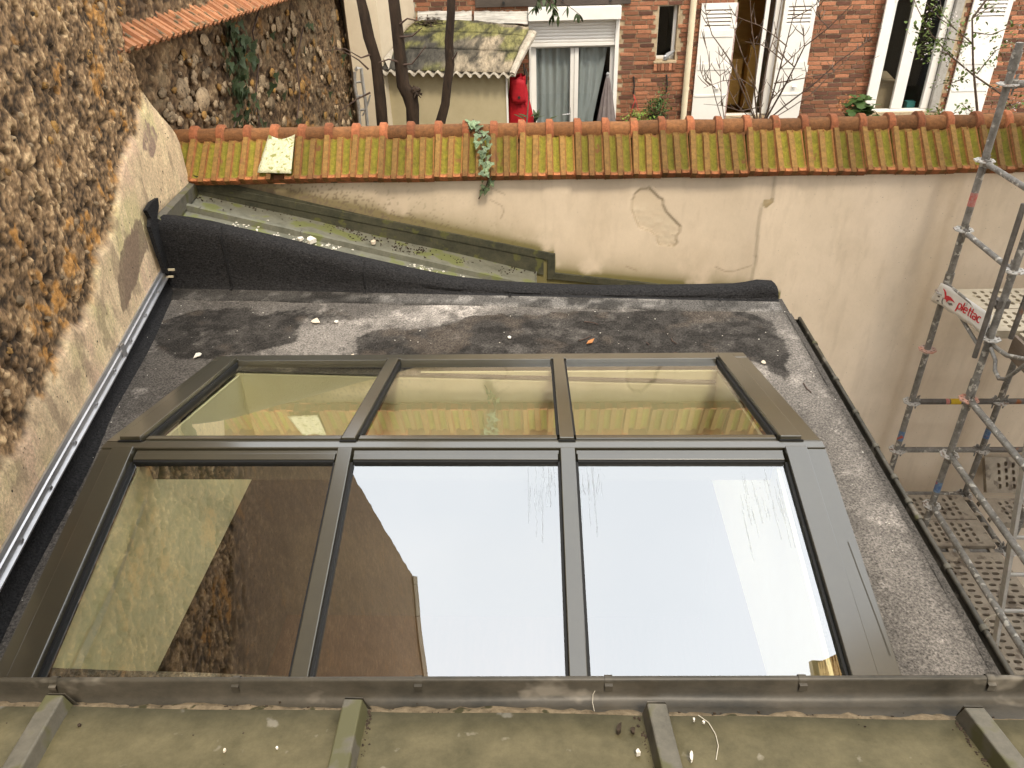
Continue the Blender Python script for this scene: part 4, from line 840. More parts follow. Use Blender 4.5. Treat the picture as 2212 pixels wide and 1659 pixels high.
# stickers wrapped round the tubes
def wrap(c, d, r, ln, mat, parent, name='sticker'):
    c = Vector(c); d = Vector(d).normalized(); return sub(MB().tube([c-d*ln/2, c+d*ln/2], r, 16, cap=False), name, M[mat], parent)
wrap((3.37, SY1, LV[5]), (1, 0, 0), .0250, .085, 'sticker_y', l1); wrap((3.305, SY1, LV[5]), (1, 0, 0), .0250, .03, 'sticker_r', l1)
for st, X, y, z, mt in ((s1, SX, SY1, on_y(1945, 940, SY1)[2], 'sticker_b'), (s2, SX, SY2, on_y(2026, 1050, SY2)[2], 'sticker_b'), (s3, SX3, SY1, on_y(2125, 935, SY1)[2], 'sticker_b'), (s1, SX, SY1, on_y(2110, 430, SY1)[2], 'sticker_r')):
    wrap((X, y, z), (0, 0, 1), .0250, .10, mt, st)

# pierced steel decks
def deck_mesh(name, ln, wd, mat, along='x', nx_=None, ny_=4):
    b = MB(); m1, m2 = .035, .085; nx_ = nx_ or int((ln-2*m2)/.062); cx_ = (ln-2*m2)/nx_; cy_ = (wd-2*m1)/ny_
    def T(x, y, z): return (x, y, z) if along == 'x' else (y, x, z)
    for i in range(nx_):
        for j in range(ny_):
            off = .5*(i % 2)
            x0, y0 = m2+i*cx_, m1+j*cy_
            xm, ym = x0+cx_/2, y0+cy_/2
            yc = ym+(cy_*.12 if i % 2 else -cy_*.12)
            a_, l_ = cx_*.25, cy_*.36
            so_ = [(x0, y0), (xm, y0), (x0+cx_, y0), (x0+cx_, ym), (x0+cx_, y0+cy_), (xm, y0+cy_), (x0, y0+cy_), (x0, ym)]
            si = [(xm-a_*.8, yc-l_*.8), (xm, yc-l_), (xm+a_*.8, yc-l_*.8), (xm+a_, yc), (xm+a_*.8, yc+l_*.8), (xm, yc+l_), (xm-a_*.8, yc+l_*.8), (xm-a_, yc)]
            vs = [T(*q, 0) for q in so_]+[T(*q, .002) for q in si]+[T(*q, -.04) for q in si]
            b.add(vs, [(k, (k+1) % 8, 8+(k+1) % 8, 8+k) for k in range(8)]+[(8+k, 8+(k+1) % 8, 16+(k+1) % 8, 16+k) for k in range(8)])
    E_ = [((0, 0), (ln, 0), (ln, m1), (0, m1)), ((0, wd-m1), (ln, wd-m1), (ln, wd), (0, wd)), ((0, m1), (m2, m1), (m2, wd-m1), (0, wd-m1)), ((ln-m2, m1), (ln, m1), (ln, wd-m1), (ln-m2, wd-m1))]
    for q in E_: b.add([T(*p, 0) for p in q], [(0, 1, 2, 3)])
    for y0, y1 in ((0, .006), (wd-.006, wd)): b.add([T(x, y, z) for x in (0, ln) for y in (y0, y1) for z in (-.06, -.001)], BOXF)
    for x0, x1 in ((0, .004), (ln-.004, ln)): b.add([T(x, y, z) for x in (x0, x1) for y in (.007, wd-.007) for z in (-.05, -.001)], BOXF)
    return b.mesh(name, mat, angle=25)
def hook_mesh(along):
    pts = [(-.03, 0, -.012), (.0, 0, .006), (.03, 0, .010), (.055, 0, -.008), (.058, 0, -.03)]
    b = MB(); rows = [[(x, y, z) for y in (-.018, .018)] for x, _, z in pts]+[[(x-.006*(1 if x > .05 else 0), y, z-.006) for y in (-.018, .018)] for x, _, z in pts[::-1]]
    if along != 'x': rows = [[(y, x, z) for x, y, z in r] for r in rows]
    b.loft(rows); return b.mesh('claw', M['deck'], angle=30)
DZ = -4.62
def deck(name, label, x, y, z, ln, wd, along, mat, rot=(0, 0, 0), hooks=(0, 1), ny_=4, nx_=None):
    t = thing(name, label, 'scaffold deck', (x, y, z), 'pierced steel decks of the scaffold'); t.rotation_euler = rot
    obj('plank', deck_mesh('plank', ln, wd, M[mat], along, nx_, ny_), t)
    hm = hook_mesh(along)
    for e in hooks:
        for f in (.18, .82):
            q = obj('claw', hm, t); p = (ln if e else 0, wd*f, -.002)
            q.location = p if along == 'x' else (p[1], p[0], p[2])
            if not e: q.rotation_euler = (0, 0, math.pi)
    return t
deck('scaffold_deck', 'dusty steel deck along the plaster wall, holes across it, left of the standing deck', 2.22, 5.045, DZ, 1.44, .31, 'x', 'deck')
deck('scaffold_deck', 'dusty steel deck lying in front of the one along the plaster wall', 2.22, 4.725, DZ, 1.44, .31, 'x', 'deck')
deck('scaffold_deck', 'steel deck next bay to the right, below the deck standing on edge', 3.82, 5.0, DZ, 1.5, .31, 'x', 'deck')
deck('scaffold_deck', 'steel deck running towards the viewer, with the ladder foot on it', 3.345, 2.6, DZ, 2.05, .31, 'y', 'deck', nx_=32, ny_=3)
deck('scaffold_deck', 'steel deck beside the ladder deck, partly under the roof gutter', 3.02, 2.6, DZ, 2.05, .31, 'y', 'deck', nx_=32, ny_=3)
deck('scaffold_deck', 'dark dusty steel deck standing on edge against the plaster wall', 3.98, 5.50, -4.72, 1.5, .32, 'x', 'deck', (rad(52), 0, 0), hooks=())
deck('scaffold_deck', 'pale steel deck of the upper level, edge nearest the plaster wall', 3.06, 5.055, LV[3]+.045, 1.6, .32, 'x', 'deck_white')
deck('scaffold_deck', 'pale steel deck of the upper level, in front of its twin', 3.06, 4.725, LV[3]+.045, 1.6, .32, 'x', 'deck_white')
b = MB().hexa([px3(2189, 697, 3.22), px3(2175, 748, 3.22)][:0] or [(x, y, z) for x in (3.16, 3.185) for y in (3.6, 4.69) for z in (LV[3]-.13, LV[3]+.03)])
tb = b.build('toe_board', M['board'], None, smooth=False, bevel=.003); tag(tb, 'grey plywood toe board on edge beside the upper pale decks', 'toe board')
deck('scaffold_deck', 'pale steel deck of the upper level beyond the plywood board, nearest the viewer', 3.20, 3.6, LV[3]+.040, 1.10, .31, 'y', 'deck_white')

# company sign
sq = [(2033, 611), (2127, 671), (2110, 713), (2010, 647)]
SXs = SX-.045
q = [np.array(px3(*p, SXs)) for p in sq]
def sg(s, t, o=0): p = (q[0]*(1-s)+q[1]*s)*(1-t)+(q[3]*(1-s)+q[2]*s)*t; return (p[0]-o+.010*math.sin(s*3.0), p[1], p[2])
sgn = thing('sign', 'white company sign with red bird and red lettering hung on the scaffold tubes', 'sign', tuple(sg(.5, .5)))
EXT = 1.16
b = MB(); rows = [[sg(s*EXT, t+(-.05*math.sin(s*9) if t == 0 and s < .5 else 0)+(.04*math.sin(s*23)*(t == 1))) for t in np.linspace(0, 1, 7)] for s in np.linspace(0, 1, 25)]; b.loft(rows)
o = part(b, 'sheet', M['sign'], sgn); md = o.modifiers.new('s', 'SOLIDIFY'); md.thickness = .003; md.offset = 0
def sign_poly(pts, name, mat, o=.0035):
    b = MB().prism([sg(s*EXT, t, o) for s, t in pts], (-.0015, 0, 0)); return part(b, name, M[mat], sgn, smooth=False)
sign_poly([(.085, .17), (.125, .19), (.165, .27), (.195, .40), (.225, .36), (.27, .36), (.325, .42), (.375, .50), (.33, .49), (.285, .50), (.262, .56), (.245, .70), (.228, .60), (.20, .585), (.178, .60), (.188, .53), (.168, .42), (.13, .27)], 'bird_emblem', 'red')
# lettering p l e t t a c, built stroke by stroke on the sheet
def stroke(pts, wdt):
    out = []; n = len(pts)
    L_, R_ = [], []
    for i in range(n):
        a_ = pts[max(i-1, 0)]; c_ = pts[min(i+1, n-1)]; dx, dy = c_[0]-a_[0], c_[1]-a_[1]; l_ = math.hypot(dx, dy) or 1
        L_.append((pts[i][0]-dy/l_*wdt/2, pts[i][1]+dx/l_*wdt/2)); R_.append((pts[i][0]+dy/l_*wdt/2, pts[i][1]-dx/l_*wdt/2))
    return L_, R_
def arc(cx, cy, rx, ry, a0, a1, n=14): return [(cx+rx*math.cos(rad(a0+(a1-a0)*i/n)), cy+ry*math.sin(rad(a0+(a1-a0)*i/n))) for i in range(n+1)]
GL = {'p': [[(0.06, -.55), (0.06, 1.0)], arc(.36, .5, .29, .47, 180, -180, 20)], 'l': [[(.06, 0), (.06, 1.5)]],
      'e': [[(.05, .52), (.64, .52)]+arc(.35, .5, .29, .46, 5, 320, 18)], 't': [[(.2, 1.42), (.2, .25)]+arc(.36, .22, .16, .20, 180, 280, 6), [(0, .93), (.42, .93)]],
      'a': [arc(.34, .68, .26, .29, 160, 0, 9)+[(.60, 0.0)], arc(.32, .28, .26, .26, 60, 330, 14)+[(.60, .18)]], 'c': [arc(.35, .5, .30, .47, 50, 310, 16)]}
adv = {'p': .80, 'l': .24, 'e': .80, 't': .46, 'a': .80, 'c': .7}
cx_, hx, base_t = .43, .088, .66
b = MB(); cur = 0
for ch in 'plettac':
    for st in GL[ch]:
        L_, R_ = stroke(st, .17)
        for i in range(len(st)-1):
            poly = [L_[i], L_[i+1], R_[i+1], R_[i]]
            b.prism([sg((cx_+(cur+x)*hx*1.18)*EXT, base_t-y*.30, .0035) for x, y in poly], (-.0012-.0001*i, 0, 0))
    cur += adv[ch]
o = part(b, 'lettering', M['red'], sgn, smooth=False)
for pts in ([(.07, .62), (.10, .58), (.12, .64), (.09, .69)], [(.10, .82), (.135, .80), (.13, .88), (.10, .89)], [(.16, .55), (.18, .62), (.185, .75), (.21, .86), (.195, .87), (.17, .76), (.165, .63)], [(.26, .66), (.33, .58), (.36, .66), (.31, .74)]): sign_poly(pts, 'grime_mark', 'grime', .0032)

# ladder standing on the deck
F = on_z(2149, 1395, DZ+.004); T_ = on_x(2212, 1009, F[0]); d_ = (Vector(T_)-Vector(F)); d_ = d_*1.9
lad = thing('ladder', 'dusty aluminium ladder standing on the lower scaffold deck at the right edge', 'ladder', tuple(F))
for dx in (0, .38):
    b = MB(); p0 = Vector(F)+Vector((dx, 0, 0)); p1 = p0+d_
    b.hexa([tuple(p+Vector((sx, sy, 0))) for sx in (-.011, .011) for p, sy in ((p0, -.03), (p0, .03), (p1, -.03), (p1, .03))][:0] or [tuple(p+Vector((sx, sy, 0))) for sx in (-.012, .012) for sy in (-.028, .028) for p in (p0, p1)])
    part(b, 'side_rail', M['ladder'], lad, smooth=False, bevel=.003)
for i in range(1, 9):
    p = Vector(F)+d_*(i*.28/d_.length); part(MB().tube([p+Vector((.013, 0, 0)), p+Vector((.367, 0, 0))], .014, 8), 'rung', M['ladder'], lad)
b = MB().prism([tuple(on_z(*p, DZ+.006)) for p in [(2105, 1222+130), (2122, 1356), (2140, 1368), (2128, 1386), (2112, 1378)]], (0, 0, .012)); 
pp = [tuple(on_z(*p, DZ+.012)) for p in [(1990+118, 1355), (2122, 1352), (2140, 1364), (2127, 1392), (2113, 1378)]]
b = MB(); cpt = np.mean(pp, 0)+np.array([0, 0, .035]); b.add(pp+[tuple(cpt)], [(i, (i+1) % 5, 5) for i in range(5)]+[(4, 3, 2, 1, 0)]); o = b.build('paper_scrap', M['paper'], smooth=False); tag(o, 'crumpled brown paper scrap lying on the lower scaffold deck', 'paper scrap')
c0 = on_x(2108, 1350, SX); c1 = on_z(2160, 1325, DZ+.02)
b = MB().tube([on_x(2100, 1357, SX-.02), on_x(2110, 1350, SX+.0), on_x(2125, 1343, SX+.03), on_x(2140, 1330, SX+.06), on_x(2152, 1328, SX+.08)], .004, 6); tag(b.build('cord', M['rope']), 'pale cord tied round the lowest scaffold rail by the ladder', 'cord')

# ------------------------------------------------------------------ brick house across the garden
house = thing('brick_house', 'red brick house with white shutters and windows across the garden', 'house', (2.5, YF+.3, -4.3))
def hx(px, py): p = on_y(px, py, YF); return p[0], p[2]
OPEN = [(-.22, 1.13, -4.3, -1.53), (1.742, 2.035, -2.335, -1.555), (2.90, 3.60, -3.22, -1.2), (5.16, 6.27, -3.20, -1.2)]
XS = sorted({-1.98, 9.5}|{o[0] for o in OPEN}|{o[1] for o in OPEN}); ZS = sorted({-4.3, 4.5}|{o[2] for o in OPEN}|{o[3] for o in OPEN})
b = MB()
def inop(x, z, e=0): return any(o[0]-e < x < o[1]+e and o[2]-e < z < o[3]+e for o in OPEN)
for x0, x1 in zip(XS[:-1], XS[1:]):
    for z0, z1 in zip(ZS[:-1], ZS[1:]):
        if not inop((x0+x1)/2, (z0+z1)/2): b.box(x0, x1, YF+.012, YF+.30, z0, z1)
part(b, 'wall', M['mortar'], house, smooth=False)
# bricks laid course by course, stretchers with some headers; the 300 in plain view are single parts
CRS = .0648
def brick_mesh(nm, ln, mat, sd): 
    rr = random.Random(sd); b = MB(); hz = .0500
    e = [rr.uniform(-.003, .003) for _ in range(8)]
    b.hexa([(0+e[0], -.004, e[1]*.6), (0+e[2], -.004, hz+e[3]*.6), (0, .03, 0), (0, .03, hz), (ln+e[4], -.004, e[5]*.6), (ln+e[6], -.004, hz+e[7]*.6), (ln, .03, 0), (ln, .03, hz)])
    return b.mesh(nm, mat, smooth=False, bevel=.0025)
BM = {(k, m): [brick_mesh('brick', l, M[m], s) for s in range(3)] for k, l in (('s', .208), ('h', .098), ('c', .05)) for m in ('brick', 'brick_dark')}
rr = random.Random(4); cand = []; HL = house.location
SHUT = [(2.36, 2.92, -3.3, -1.53), (3.56, 4.09, -3.3, -1.2), (6.35, 6.95, -3.3, -1.2), (2.19, 2.30, -4, 0)]
for i in range(-2, 46):
    z = -3.36+i*CRS; x = -1.98+(.055 if i % 2 else .0)+rr.uniform(-.03, .03)
    while x < 8.4:
        k = 'h' if rr.random() < .26 else 's'; ln = .208 if k == 's' else .098
        cxm, czm = x+ln/2, z+.026
        if not any(o[0]-.004 < x+ln and x < o[1]+.004 and o[2]-.01 < z+.0525 and z < o[3]+.005 for o in OPEN):
            cand.append((x, z+rr.uniform(-.003, .003), k, 'brick_dark' if rr.random() < (.2 if x < 4.2 else .30) else 'brick'))
        elif k == 's':
            for xa in (x, x+.11):
                if not any(o[0]-.004 < xa+.098 and xa < o[1]+.004 and o[2]-.01 < z+.0525 and z < o[3]+.005 for o in OPEN): cand.append((xa, z, 'h', 'brick'))
        x += ln+.0125
def vis(c):
    x, z = c[0]+.1, c[1]+.03
    if z < -3.16 or z > -1.38 or x < -.5 or x > 7.6: return 0
    if any(s[0] < x < s[1] and s[2] < z < s[3] for s in SHUT): return 0
    return 1
vv = [c for c in cand if vis(c)]; hid = [c for c in cand if not vis(c)]
vv.sort(key=lambda c: (c[2] == 'h')*1.0+rr.random()*.9); single, rest = vv[:290], vv[290:]+hid
for x, z, k, m in single:
    o = obj('brick', rr.choice(BM[(k, m)]), house); o.location = (x-HL[0], YF-HL[1]+rr.uniform(-.002, .003), z-HL[2]); o.rotation_euler = (0, rr.uniform(-.012, .012), 0)
for mt in ('brick', 'brick_dark'):
    b = MB()
    for x, z, k, m in rest:
        if m == mt: ln = .208 if k == 's' else .098; b.box(x, x+ln, YF-.003+rr.uniform(-.002, .003), YF+.03, z, z+.0525)
    o = part(b, 'brick', M[mt], house, smooth=False); kind(o, 'stuff')
# rooms behind the openings
for x0, x1, z0, z1, mt in ((-.6, 1.5, -4.3, -1.3, 'interior'), (1.6, 2.2, -2.6, -1.3, 'interior'), (2.5, 4.2, -4.3, -1.0, 'int_wood'), (4.9, 6.9, -3.6, -1.0, 'interior')):
    b = MB(); b.add([(x, y, z) for x in (x0, x1) for y in (YF+.31, YF+2.2) for z in (z0, z1)], [f for f in BOXF if f != (0, 4, 5, 1)]); part(b, 'room', M[mt], house, smooth=False)
b = MB().box(2.92, 3.38, YF+1.2, YF+1.9, -3.3, -2.55).box(3.40, 3.62, YF+.9, YF+1.1, -3.3, -2.3); part(b, 'inner_cupboard', M['int_wood'], house, smooth=False)
# beam over the door, with bolts
b = MB().box(-1.05, 1.30, YF-.05, YF+.03, -1.512, -1.30); bm_ = part(b, 'beam', M['wood_dark'], house, smooth=False, bevel=.006)
for px in (1088, 1215, 1318):
    x = hx(px, 2)[0]; sub(MB().tube([(x, YF-.05, -1.452), (x, YF-.072, -1.452)], .022, 8), 'bolt', M['black'], bm_)
# roller shutter box, shutter and the glazed double door
b = MB().box(-.245, 1.155, YF-.17, YF+.05, -1.705, -1.524); part(b, 'shutter_box', M['white_pvc'], house, smooth=False, bevel=.006)
rs_ = part(MB().box(-.215, 1.09, YF+.03, YF+.045, -2.06, -1.70), 'roller_shutter', M['white_pvc'], house, smooth=False)
for i in range(7):
    z = -1.72-.047*i; sub(MB().loft([[(x, YF+.028-.010*math.sin(a), z-.044*a/math.pi) for a in [math.pi*k/6 for k in range(7)]] for x in (-.21, 1.085)]), 'slat', M['white_pvc'], rs_)
sub(MB().box(-.215, 1.09, YF+.005, YF+.045, -2.095, -2.05), 'bottom_bar', M['white_pvc'], rs_, smooth=False, bevel=.004)
for xa, xb in ((1.09, 1.150), (-.245, -.215)): part(MB().box(xa, xb, YF-.03, YF+.10, -4.3, -1.71), 'guide_rail', M['white_pvc'], house, smooth=False, bevel=.004)
door = part(MB().box(-.215, -.135, YF+.09, YF+.15, -4.3, -2.07).box(1.03, 1.09, YF+.09, YF+.15, -4.3, -2.07).box(-.135, 1.03, YF+.09, YF+.15, -2.13, -2.07).box(.405, .465, YF+.085, YF+.15, -4.3, -2.131).box(.469, .535, YF+.075, YF+.15, -4.3, -2.131), 'door', M['white_pvc'], house, smooth=False, bevel=.006)
for x0, x1 in ((-.134, .404), (.536, 1.029)): sub(MB().box(x0, x1, YF+.115, YF+.121, -4.25, -2.132), 'pane', M['pane_win'], door, smooth=False)
hz = hx(1228, 248); sub(MB().box(hz[0]+.012, hz[0]+.035, YF+.066, YF+.075, hz[1]-.10, hz[1]+.10).box(hz[0]+.016, hz[0]+.03, YF+.045, YF+.066, hz[1]-.008, hz[1]+.008).tube([(hz[0]+.025, YF+.045, hz[1]), (hz[0]-.095, YF+.043, hz[1]-.004)], .009, 8), 'handle', M['alu_bar'], door)
def curtain(f0, f1, label_x, amp=.018, seed=0):
    b = MB(); rows = []
    for z in np.linspace(-2.12, -4.2, 22):
        t = (-2.12-z)/2.1; x0, x1 = f0(z), f1(z); rows.append([(x0+(x1-x0)*s, YF+.185+amp*math.sin(s*(x1-x0)*52+seed)+.012*math.sin(s*17+t*5+seed), z) for s in np.linspace(0, 1, 46)])
    b.loft(rows); return part(b, 'curtain', M['curtain'], house, angle=80)
curtain(lambda z: -.14, lambda z: .41, 0)
zt_ = -2.12; xr = lambda z: np.interp(-z, [2.12, 2.6, 3.2, 4.2], [.995, .915, .80, .68])
curtain(lambda z: .53, lambda z: float(xr(z)), 0, .012, 2)
b = MB().loft([[(float(xr(z))-w_, YF+.165-.012*math.sin(w_*30), z) for w_ in (.0, .04, .085)] for z in np.linspace(-2.30, -3.9, 14)]); part(b, 'curtain_hem', M['curtain'], house)
# small window with brick sill
w2 = part(MB().box(1.745, 2.033, YF+.16, YF+.20, -2.335, -2.29).box(1.985, 2.032, YF+.13, YF+.20, -2.29, -1.56).box(1.745, 1.765, YF+.165, YF+.20, -2.29, -1.56).box(1.765, 1.985, YF+.165, YF+.20, -1.585, -1.56), 'window', M['white_pvc'], house, smooth=False, bevel=.004)
sub(MB().box(1.766, 1.984, YF+.18, YF+.186, -2.289, -1.586), 'pane', M['pane_win'], w2, smooth=False)
b = MB().box(1.70, 2.06, YF-.03, YF+.2, -2.372, -2.338); ws = sub(b, 'sill', M['mortar'], w2, smooth=False, bevel=.006)
bmv = brick_mesh('sill_brick', .052, M['brick'], 3)
for i in range(6):
    q = obj('sill_brick', MB().box(0, .050, -.03, .05, 0, .105).mesh('sill_brick', M['brick'], smooth=False, bevel=.003), house); q.location = (1.71+i*.058-HL[0], YF-HL[1], -2.48-HL[2])
dp = part(MB().tube([(2.232, YF-.07, -4.25), (2.240, YF-.07, 3.0)], .047, 18), 'downpipe', M['pipe'], house)
for z in (-2.75, -1.1): sub(MB().tube([(2.238, YF-.07, z-.02), (2.238, YF-.07, z+.02)], .050, 18), 'bracket', M['pipe'], dp)
# shutters: framed board with five louvre slots at the top
def shutter(x0, x1, z0, z1, slot0, rusty=0, side_strap=1, rot=0.0):
    y = YF-.055; b = MB(); fw_ = (x1-x0)*.13
    ns, p = 5, .053; top = slot0; bot = slot0-ns*p+.014
    b.box(x0, x1, y, y+.032, z0, bot).box(x0, x1, y, y+.032, top, z1).box(x0, x0+fw_, y, y+.032, bot, top).box(x1-fw_, x1, y, y+.032, bot, top)
    s = part(b, 'shutter', M['white'], house, smooth=False)
    for i in range(ns):
        z = top-(i+.78)*p; sub(MB().hexa([(x, yy_, zz_) for x in (x0+fw_, x1-fw_) for yy_, zz_ in ((y+.001, z-.013), (y+.004, z+.014), (y+.026, z-.001), (y+.03, z+.026))]), 'slat', M['white'], s, smooth=False)
    for zz_ in (z0+.62, z0+1.02, z1-.42): 
        if zz_ < bot-.05: sub(MB().box(x0+.02, x1-.02, y-.010, y-.001, zz_-.05, zz_+.05 if zz_ > z0+.9 else zz_-.02), 'rail', M['white'], s, smooth=False, bevel=.003)
    sub(MB().tube([(x0+.30*(x1-x0)*2, y-.03, z0+.70), (x0+.30*(x1-x0)*2+.07, y-.03, z0+.70)], .012, 6).box(x0+.34*(x1-x0)*2-.02, x0+.34*(x1-x0)*2, y-.03, y, z0+.68, z0+.72), 'latch', M['white'], s)
    for zz_ in (z0+.30+.66, z1-.32, z0+.14): sub(MB().tube([(x1+.012, y+.01, zz_-.05), (x1+.012, y+.01, zz_+.05)], .015, 8).box(x1-.07, x1+.012, y-.008, y-.001, zz_-.018, zz_+.018), 'hinge', M['white'], s)
    return s
sh = shutter(2.365, 2.895, -3.45, -1.535, -1.62); sub(MB().box(2.8955, 2.913, YF-.058, YF-.02, -3.45, -1.54), 'shutter_edge', M['rust'], sh, smooth=False)
shutter(3.60, 4.075, -3.45, -1.24, -1.60)
shutter(6.37, 6.94, -3.45, -1.24, -1.58)
# first window: inner casement frame standing open against the right reveal
w1 = part(MB().box(2.905, 3.6, YF+.10, YF+.16, -3.235, -3.195).hexa([(x, y, z) for x, y in ((3.34, YF+.02), (3.41, YF+.06)) for y in (y, y+.05) for z in (-3.19, -1.25)]).box(3.50, 3.598, YF+.06, YF+.12, -3.19, -1.25), 'window', M['white_pvc'], house, smooth=False, bevel=.005)
sub(MB().hexa([(x, y+o_, z) for x, y in ((3.412, YF+.075), (3.498, YF+.10)) for o_ in (0, .005) for z in (-3.15, -1.25)]), 'pane', M['pane_win'], w1, smooth=False)
# second window: two leaves and a mullion, left shutter folded edge-on in the opening
def fx(px, py): return hx(px, py)[0]
w3 = part(MB().box(5.56, 5.735, YF+.08, YF+.15, -3.16, -1.22).box(6.03, 6.14, YF+.07, YF+.15, -3.16, -1.22).box(5.30, 6.14, YF+.07, YF+.16, -3.215, -3.165), 'window', M['white_pvc'], house, smooth=False, bevel=.006)
for x0, x1 in ((5.30, 5.555), (5.74, 6.025)): sub(MB().box(x0, x1, YF+.11, YF+.116, -3.16, -1.22), 'pane', M['pane_win'], w3, smooth=False)
fs = part(MB().hexa([(x+o_, y, z) for o_ in (0, .03) for x, y in ((5.17, YF-.10), (5.27, YF+.06)) for z in (-3.16, -1.22)]).box(5.065, 5.165, YF-.13, YF-.09, -3.2, -1.22), 'folded_shutter', M['white'], house, smooth=False, bevel=.004)
for i in range(6): sub(MB().box(5.205, 5.235, YF-.115-.0, YF-.02, -1.36-.04*i, -1.345-.04*i), 'slat', M['white'], fs, smooth=False)
part(MB().box(6.145, 6.268, YF-.004, YF+.08, -3.2, -1.2), 'cement_reveal', M['cement'], house, smooth=False, bevel=.01)
# things standing in or hanging on the house
bx_ = thing('cardboard_box', 'brown cardboard box standing behind the window with the fig plant below', 'box', (5.45, YF+.45, -3.22))
b = MB().box(5.25, 5.72, YF+.25, YF+.6, -3.22, -2.80); part(b, 'carton', M['card'], bx_, smooth=False)
b = MB().add([(5.25, YF+.25, -2.797), (5.72, YF+.25, -2.797), (5.70, YF+.16, -2.74), (5.27, YF+.17, -2.735)], [(0, 1, 2, 3)]).add([(5.25, YF+.6, -2.797), (5.72, YF+.6, -2.797), (5.6, YF+.65, -2.69), (5.3, YF+.64, -2.66)], [(0, 1, 2, 3)]); part(b, 'flap', M['card'], bx_, smooth=False)
part(MB().box(5.0, 5.95, YF+.2, YF+.7, -3.26, -3.222), 'shelf', M['wood_dark'], house, smooth=False)
part(MB().box(5.80, 6.1, YF+.2, YF+.5, -3.26, -3.222), 'shelf', M['wood_dark'], house, smooth=False)
b = MB().box(5.87, 6.0, YF+.22, YF+.34, -3.221, -3.10).box(5.865, 6.005, YF+.215, YF+.345, -3.099, -3.085); tag(b.build('plastic_tub', M['teal'], smooth=False, bevel=.006), 'small teal plastic tub on the sill inside the right hand window', 'tub')
bd = thing('bird_figure', 'grey bird figure on the brick sill of the small dark window', 'figurine', (1.93, YF+.02, -2.337))
p = np.array([1.93, YF+.03, -2.29])
b = MB().tube([p+(-.06, -.04, -.035), p+(-.045, -.03, -.0), p+(-.01, 0, .03), p+(.05, .02, .06), p+(.10, .03, .085)], [.02, .034, .036, .028, .012], 10); part(b, 'body', M['grey_plastic'], bd)
b = MB().blob(p+(-.055, -.045, .018), (.024, .024, .024), 1, 2, .03).tube([p+(-.07, -.06, .016), p+(-.085, -.075, .010)], [.008, .002], 6); part(b, 'head', M['alu_bar'], bd)
b = MB().tube([p+(-.02, -.01, 0), p+(-.03, -.015, -.045)], .006, 6).tube([p+(.01, .01, 0), p+(.0, .0, -.045)], .006, 6); part(b, 'leg', M['grey_plastic'], bd)

# closed parasol beside the door
pa = thing('parasol', 'closed taupe parasol leaning in front of the glazed door', 'parasol', (1.0, YF-.35, -4.3))
p0 = on_y(1313, 160, YF-.35); b = MB(); rows = []
for t in np.linspace(0, 1, 16):
    z = p0[2]-.03-1.1*t; R = .02+.17*t**.85*(1 if t < .8 else 1-.5*(t-.8)); rows.append([(p0[0]+.00+.06*t*0+R*(1+.16*math.cos(9*a))*math.cos(a), p0[1]+R*(1+.16*math.cos(9*a))*math.sin(a)*.8, z) for a in np.linspace(0, 2*math.pi, 73)[:-1]])
part(MB().loft(rows, closed=True), 'canopy', M['parasol'], pa, angle=80)
part(MB().blob((p0[0], p0[1], p0[2]+.0), (.028, .028, .028), 1, 2, 0).tube([(p0[0], p0[1], p0[2]-.05), (p0[0], p0[1], p0[2]-.02)], .022, 10), 'finial', M['grey_plastic'], pa)
part(MB().tube([(p0[0], p0[1], -4.3), (p0[0], p0[1], p0[2]-.1)], .019, 10), 'pole', M['grey_plastic'], pa); part(MB().tube([(p0[0], p0[1], -4.3), (p0[0], p0[1], -4.24)], .2, 20), 'foot', M['concrete'], pa)

# ------------------------------------------------------------------ neighbour's rendered side wall and the shed below it
nb = thing('rendered_wall', 'tall cream rendered side wall rising behind the shed roof', 'wall', (-2.3, 12.4, -4.3))
A_, B_ = on_y(896, 40, YF-.02), on_y(826, 128, 11.85)
b = MB().add([(A_[0], YF+.011, z) for z in (-4.3, 5)]+[(B_[0], 11.85, z) for z in (-4.3, 5)]+[(A_[0]-1.2, YF+.011, z) for z in (-4.3, 5)]+[(B_[0]-.45, 11.85, z) for z in (-4.3, 5)], [(0, 1, 3, 2), (4, 6, 7, 5), (0, 4, 5, 1), (2, 3, 7, 6), (1, 5, 7, 3)]); part(b, 'wall_face', M['render_cream'], nb, smooth=False)
shed = thing('garden_shed', 'small cream rendered shed with mossy felted roof and wavy eaves edge, behind three trunks', 'shed', (-1.5, 12.2, -4.3))
e0, e1 = on_y(818, 156, 11.8), on_y(1112, 163, 11.8); t0, t1 = on_y(902, 48, YF-.03), on_y(1150, 62, YF-.03)
m0, m1_ = on_y(862, 98, 12.5), on_y(1152, 82, 12.75)
f0, f1 = on_y(828, 262, 11.95), on_y(1098, 262, 11.95)
part(MB().box(f0[0]-.03, f1[0], 11.95, YF-.0, -4.3, e0[2]-.03), 'wall', M['shed_wall'], shed, smooth=False)
part(MB().box(f1[0]-.02, f1[0]+.006, 11.935, 11.949, -4.3, e0[2]-.05), 'corner_bead', M['white'], shed, smooth=False)
def lerp(a, b_, t): return np.array(a)*(1-t)+np.array(b_)*t
rows = []
for j in range(15):
    v_ = j/14; row = []
    for i in range(141):
        s = i/140; a_ = lerp(e0, t0, v_) if v_ <= 0 else lerp(e0, t0, v_); c_ = lerp(lerp(e1, m1_, min(1, v_/.75)), t1, max(0, (v_-.75)/.25))
        p = lerp(a_, c_, s); amp = .030; bow = .09*math.sin(math.pi*v_)+.05*math.sin(math.pi*s)*v_
        row.append((p[0], p[1]-(.03 if j == 0 else 0), p[2]+amp*math.sin(s*14.5*2*math.pi)*(1 if j < 2 else .18)+bow-.02))
    rows.append(row)
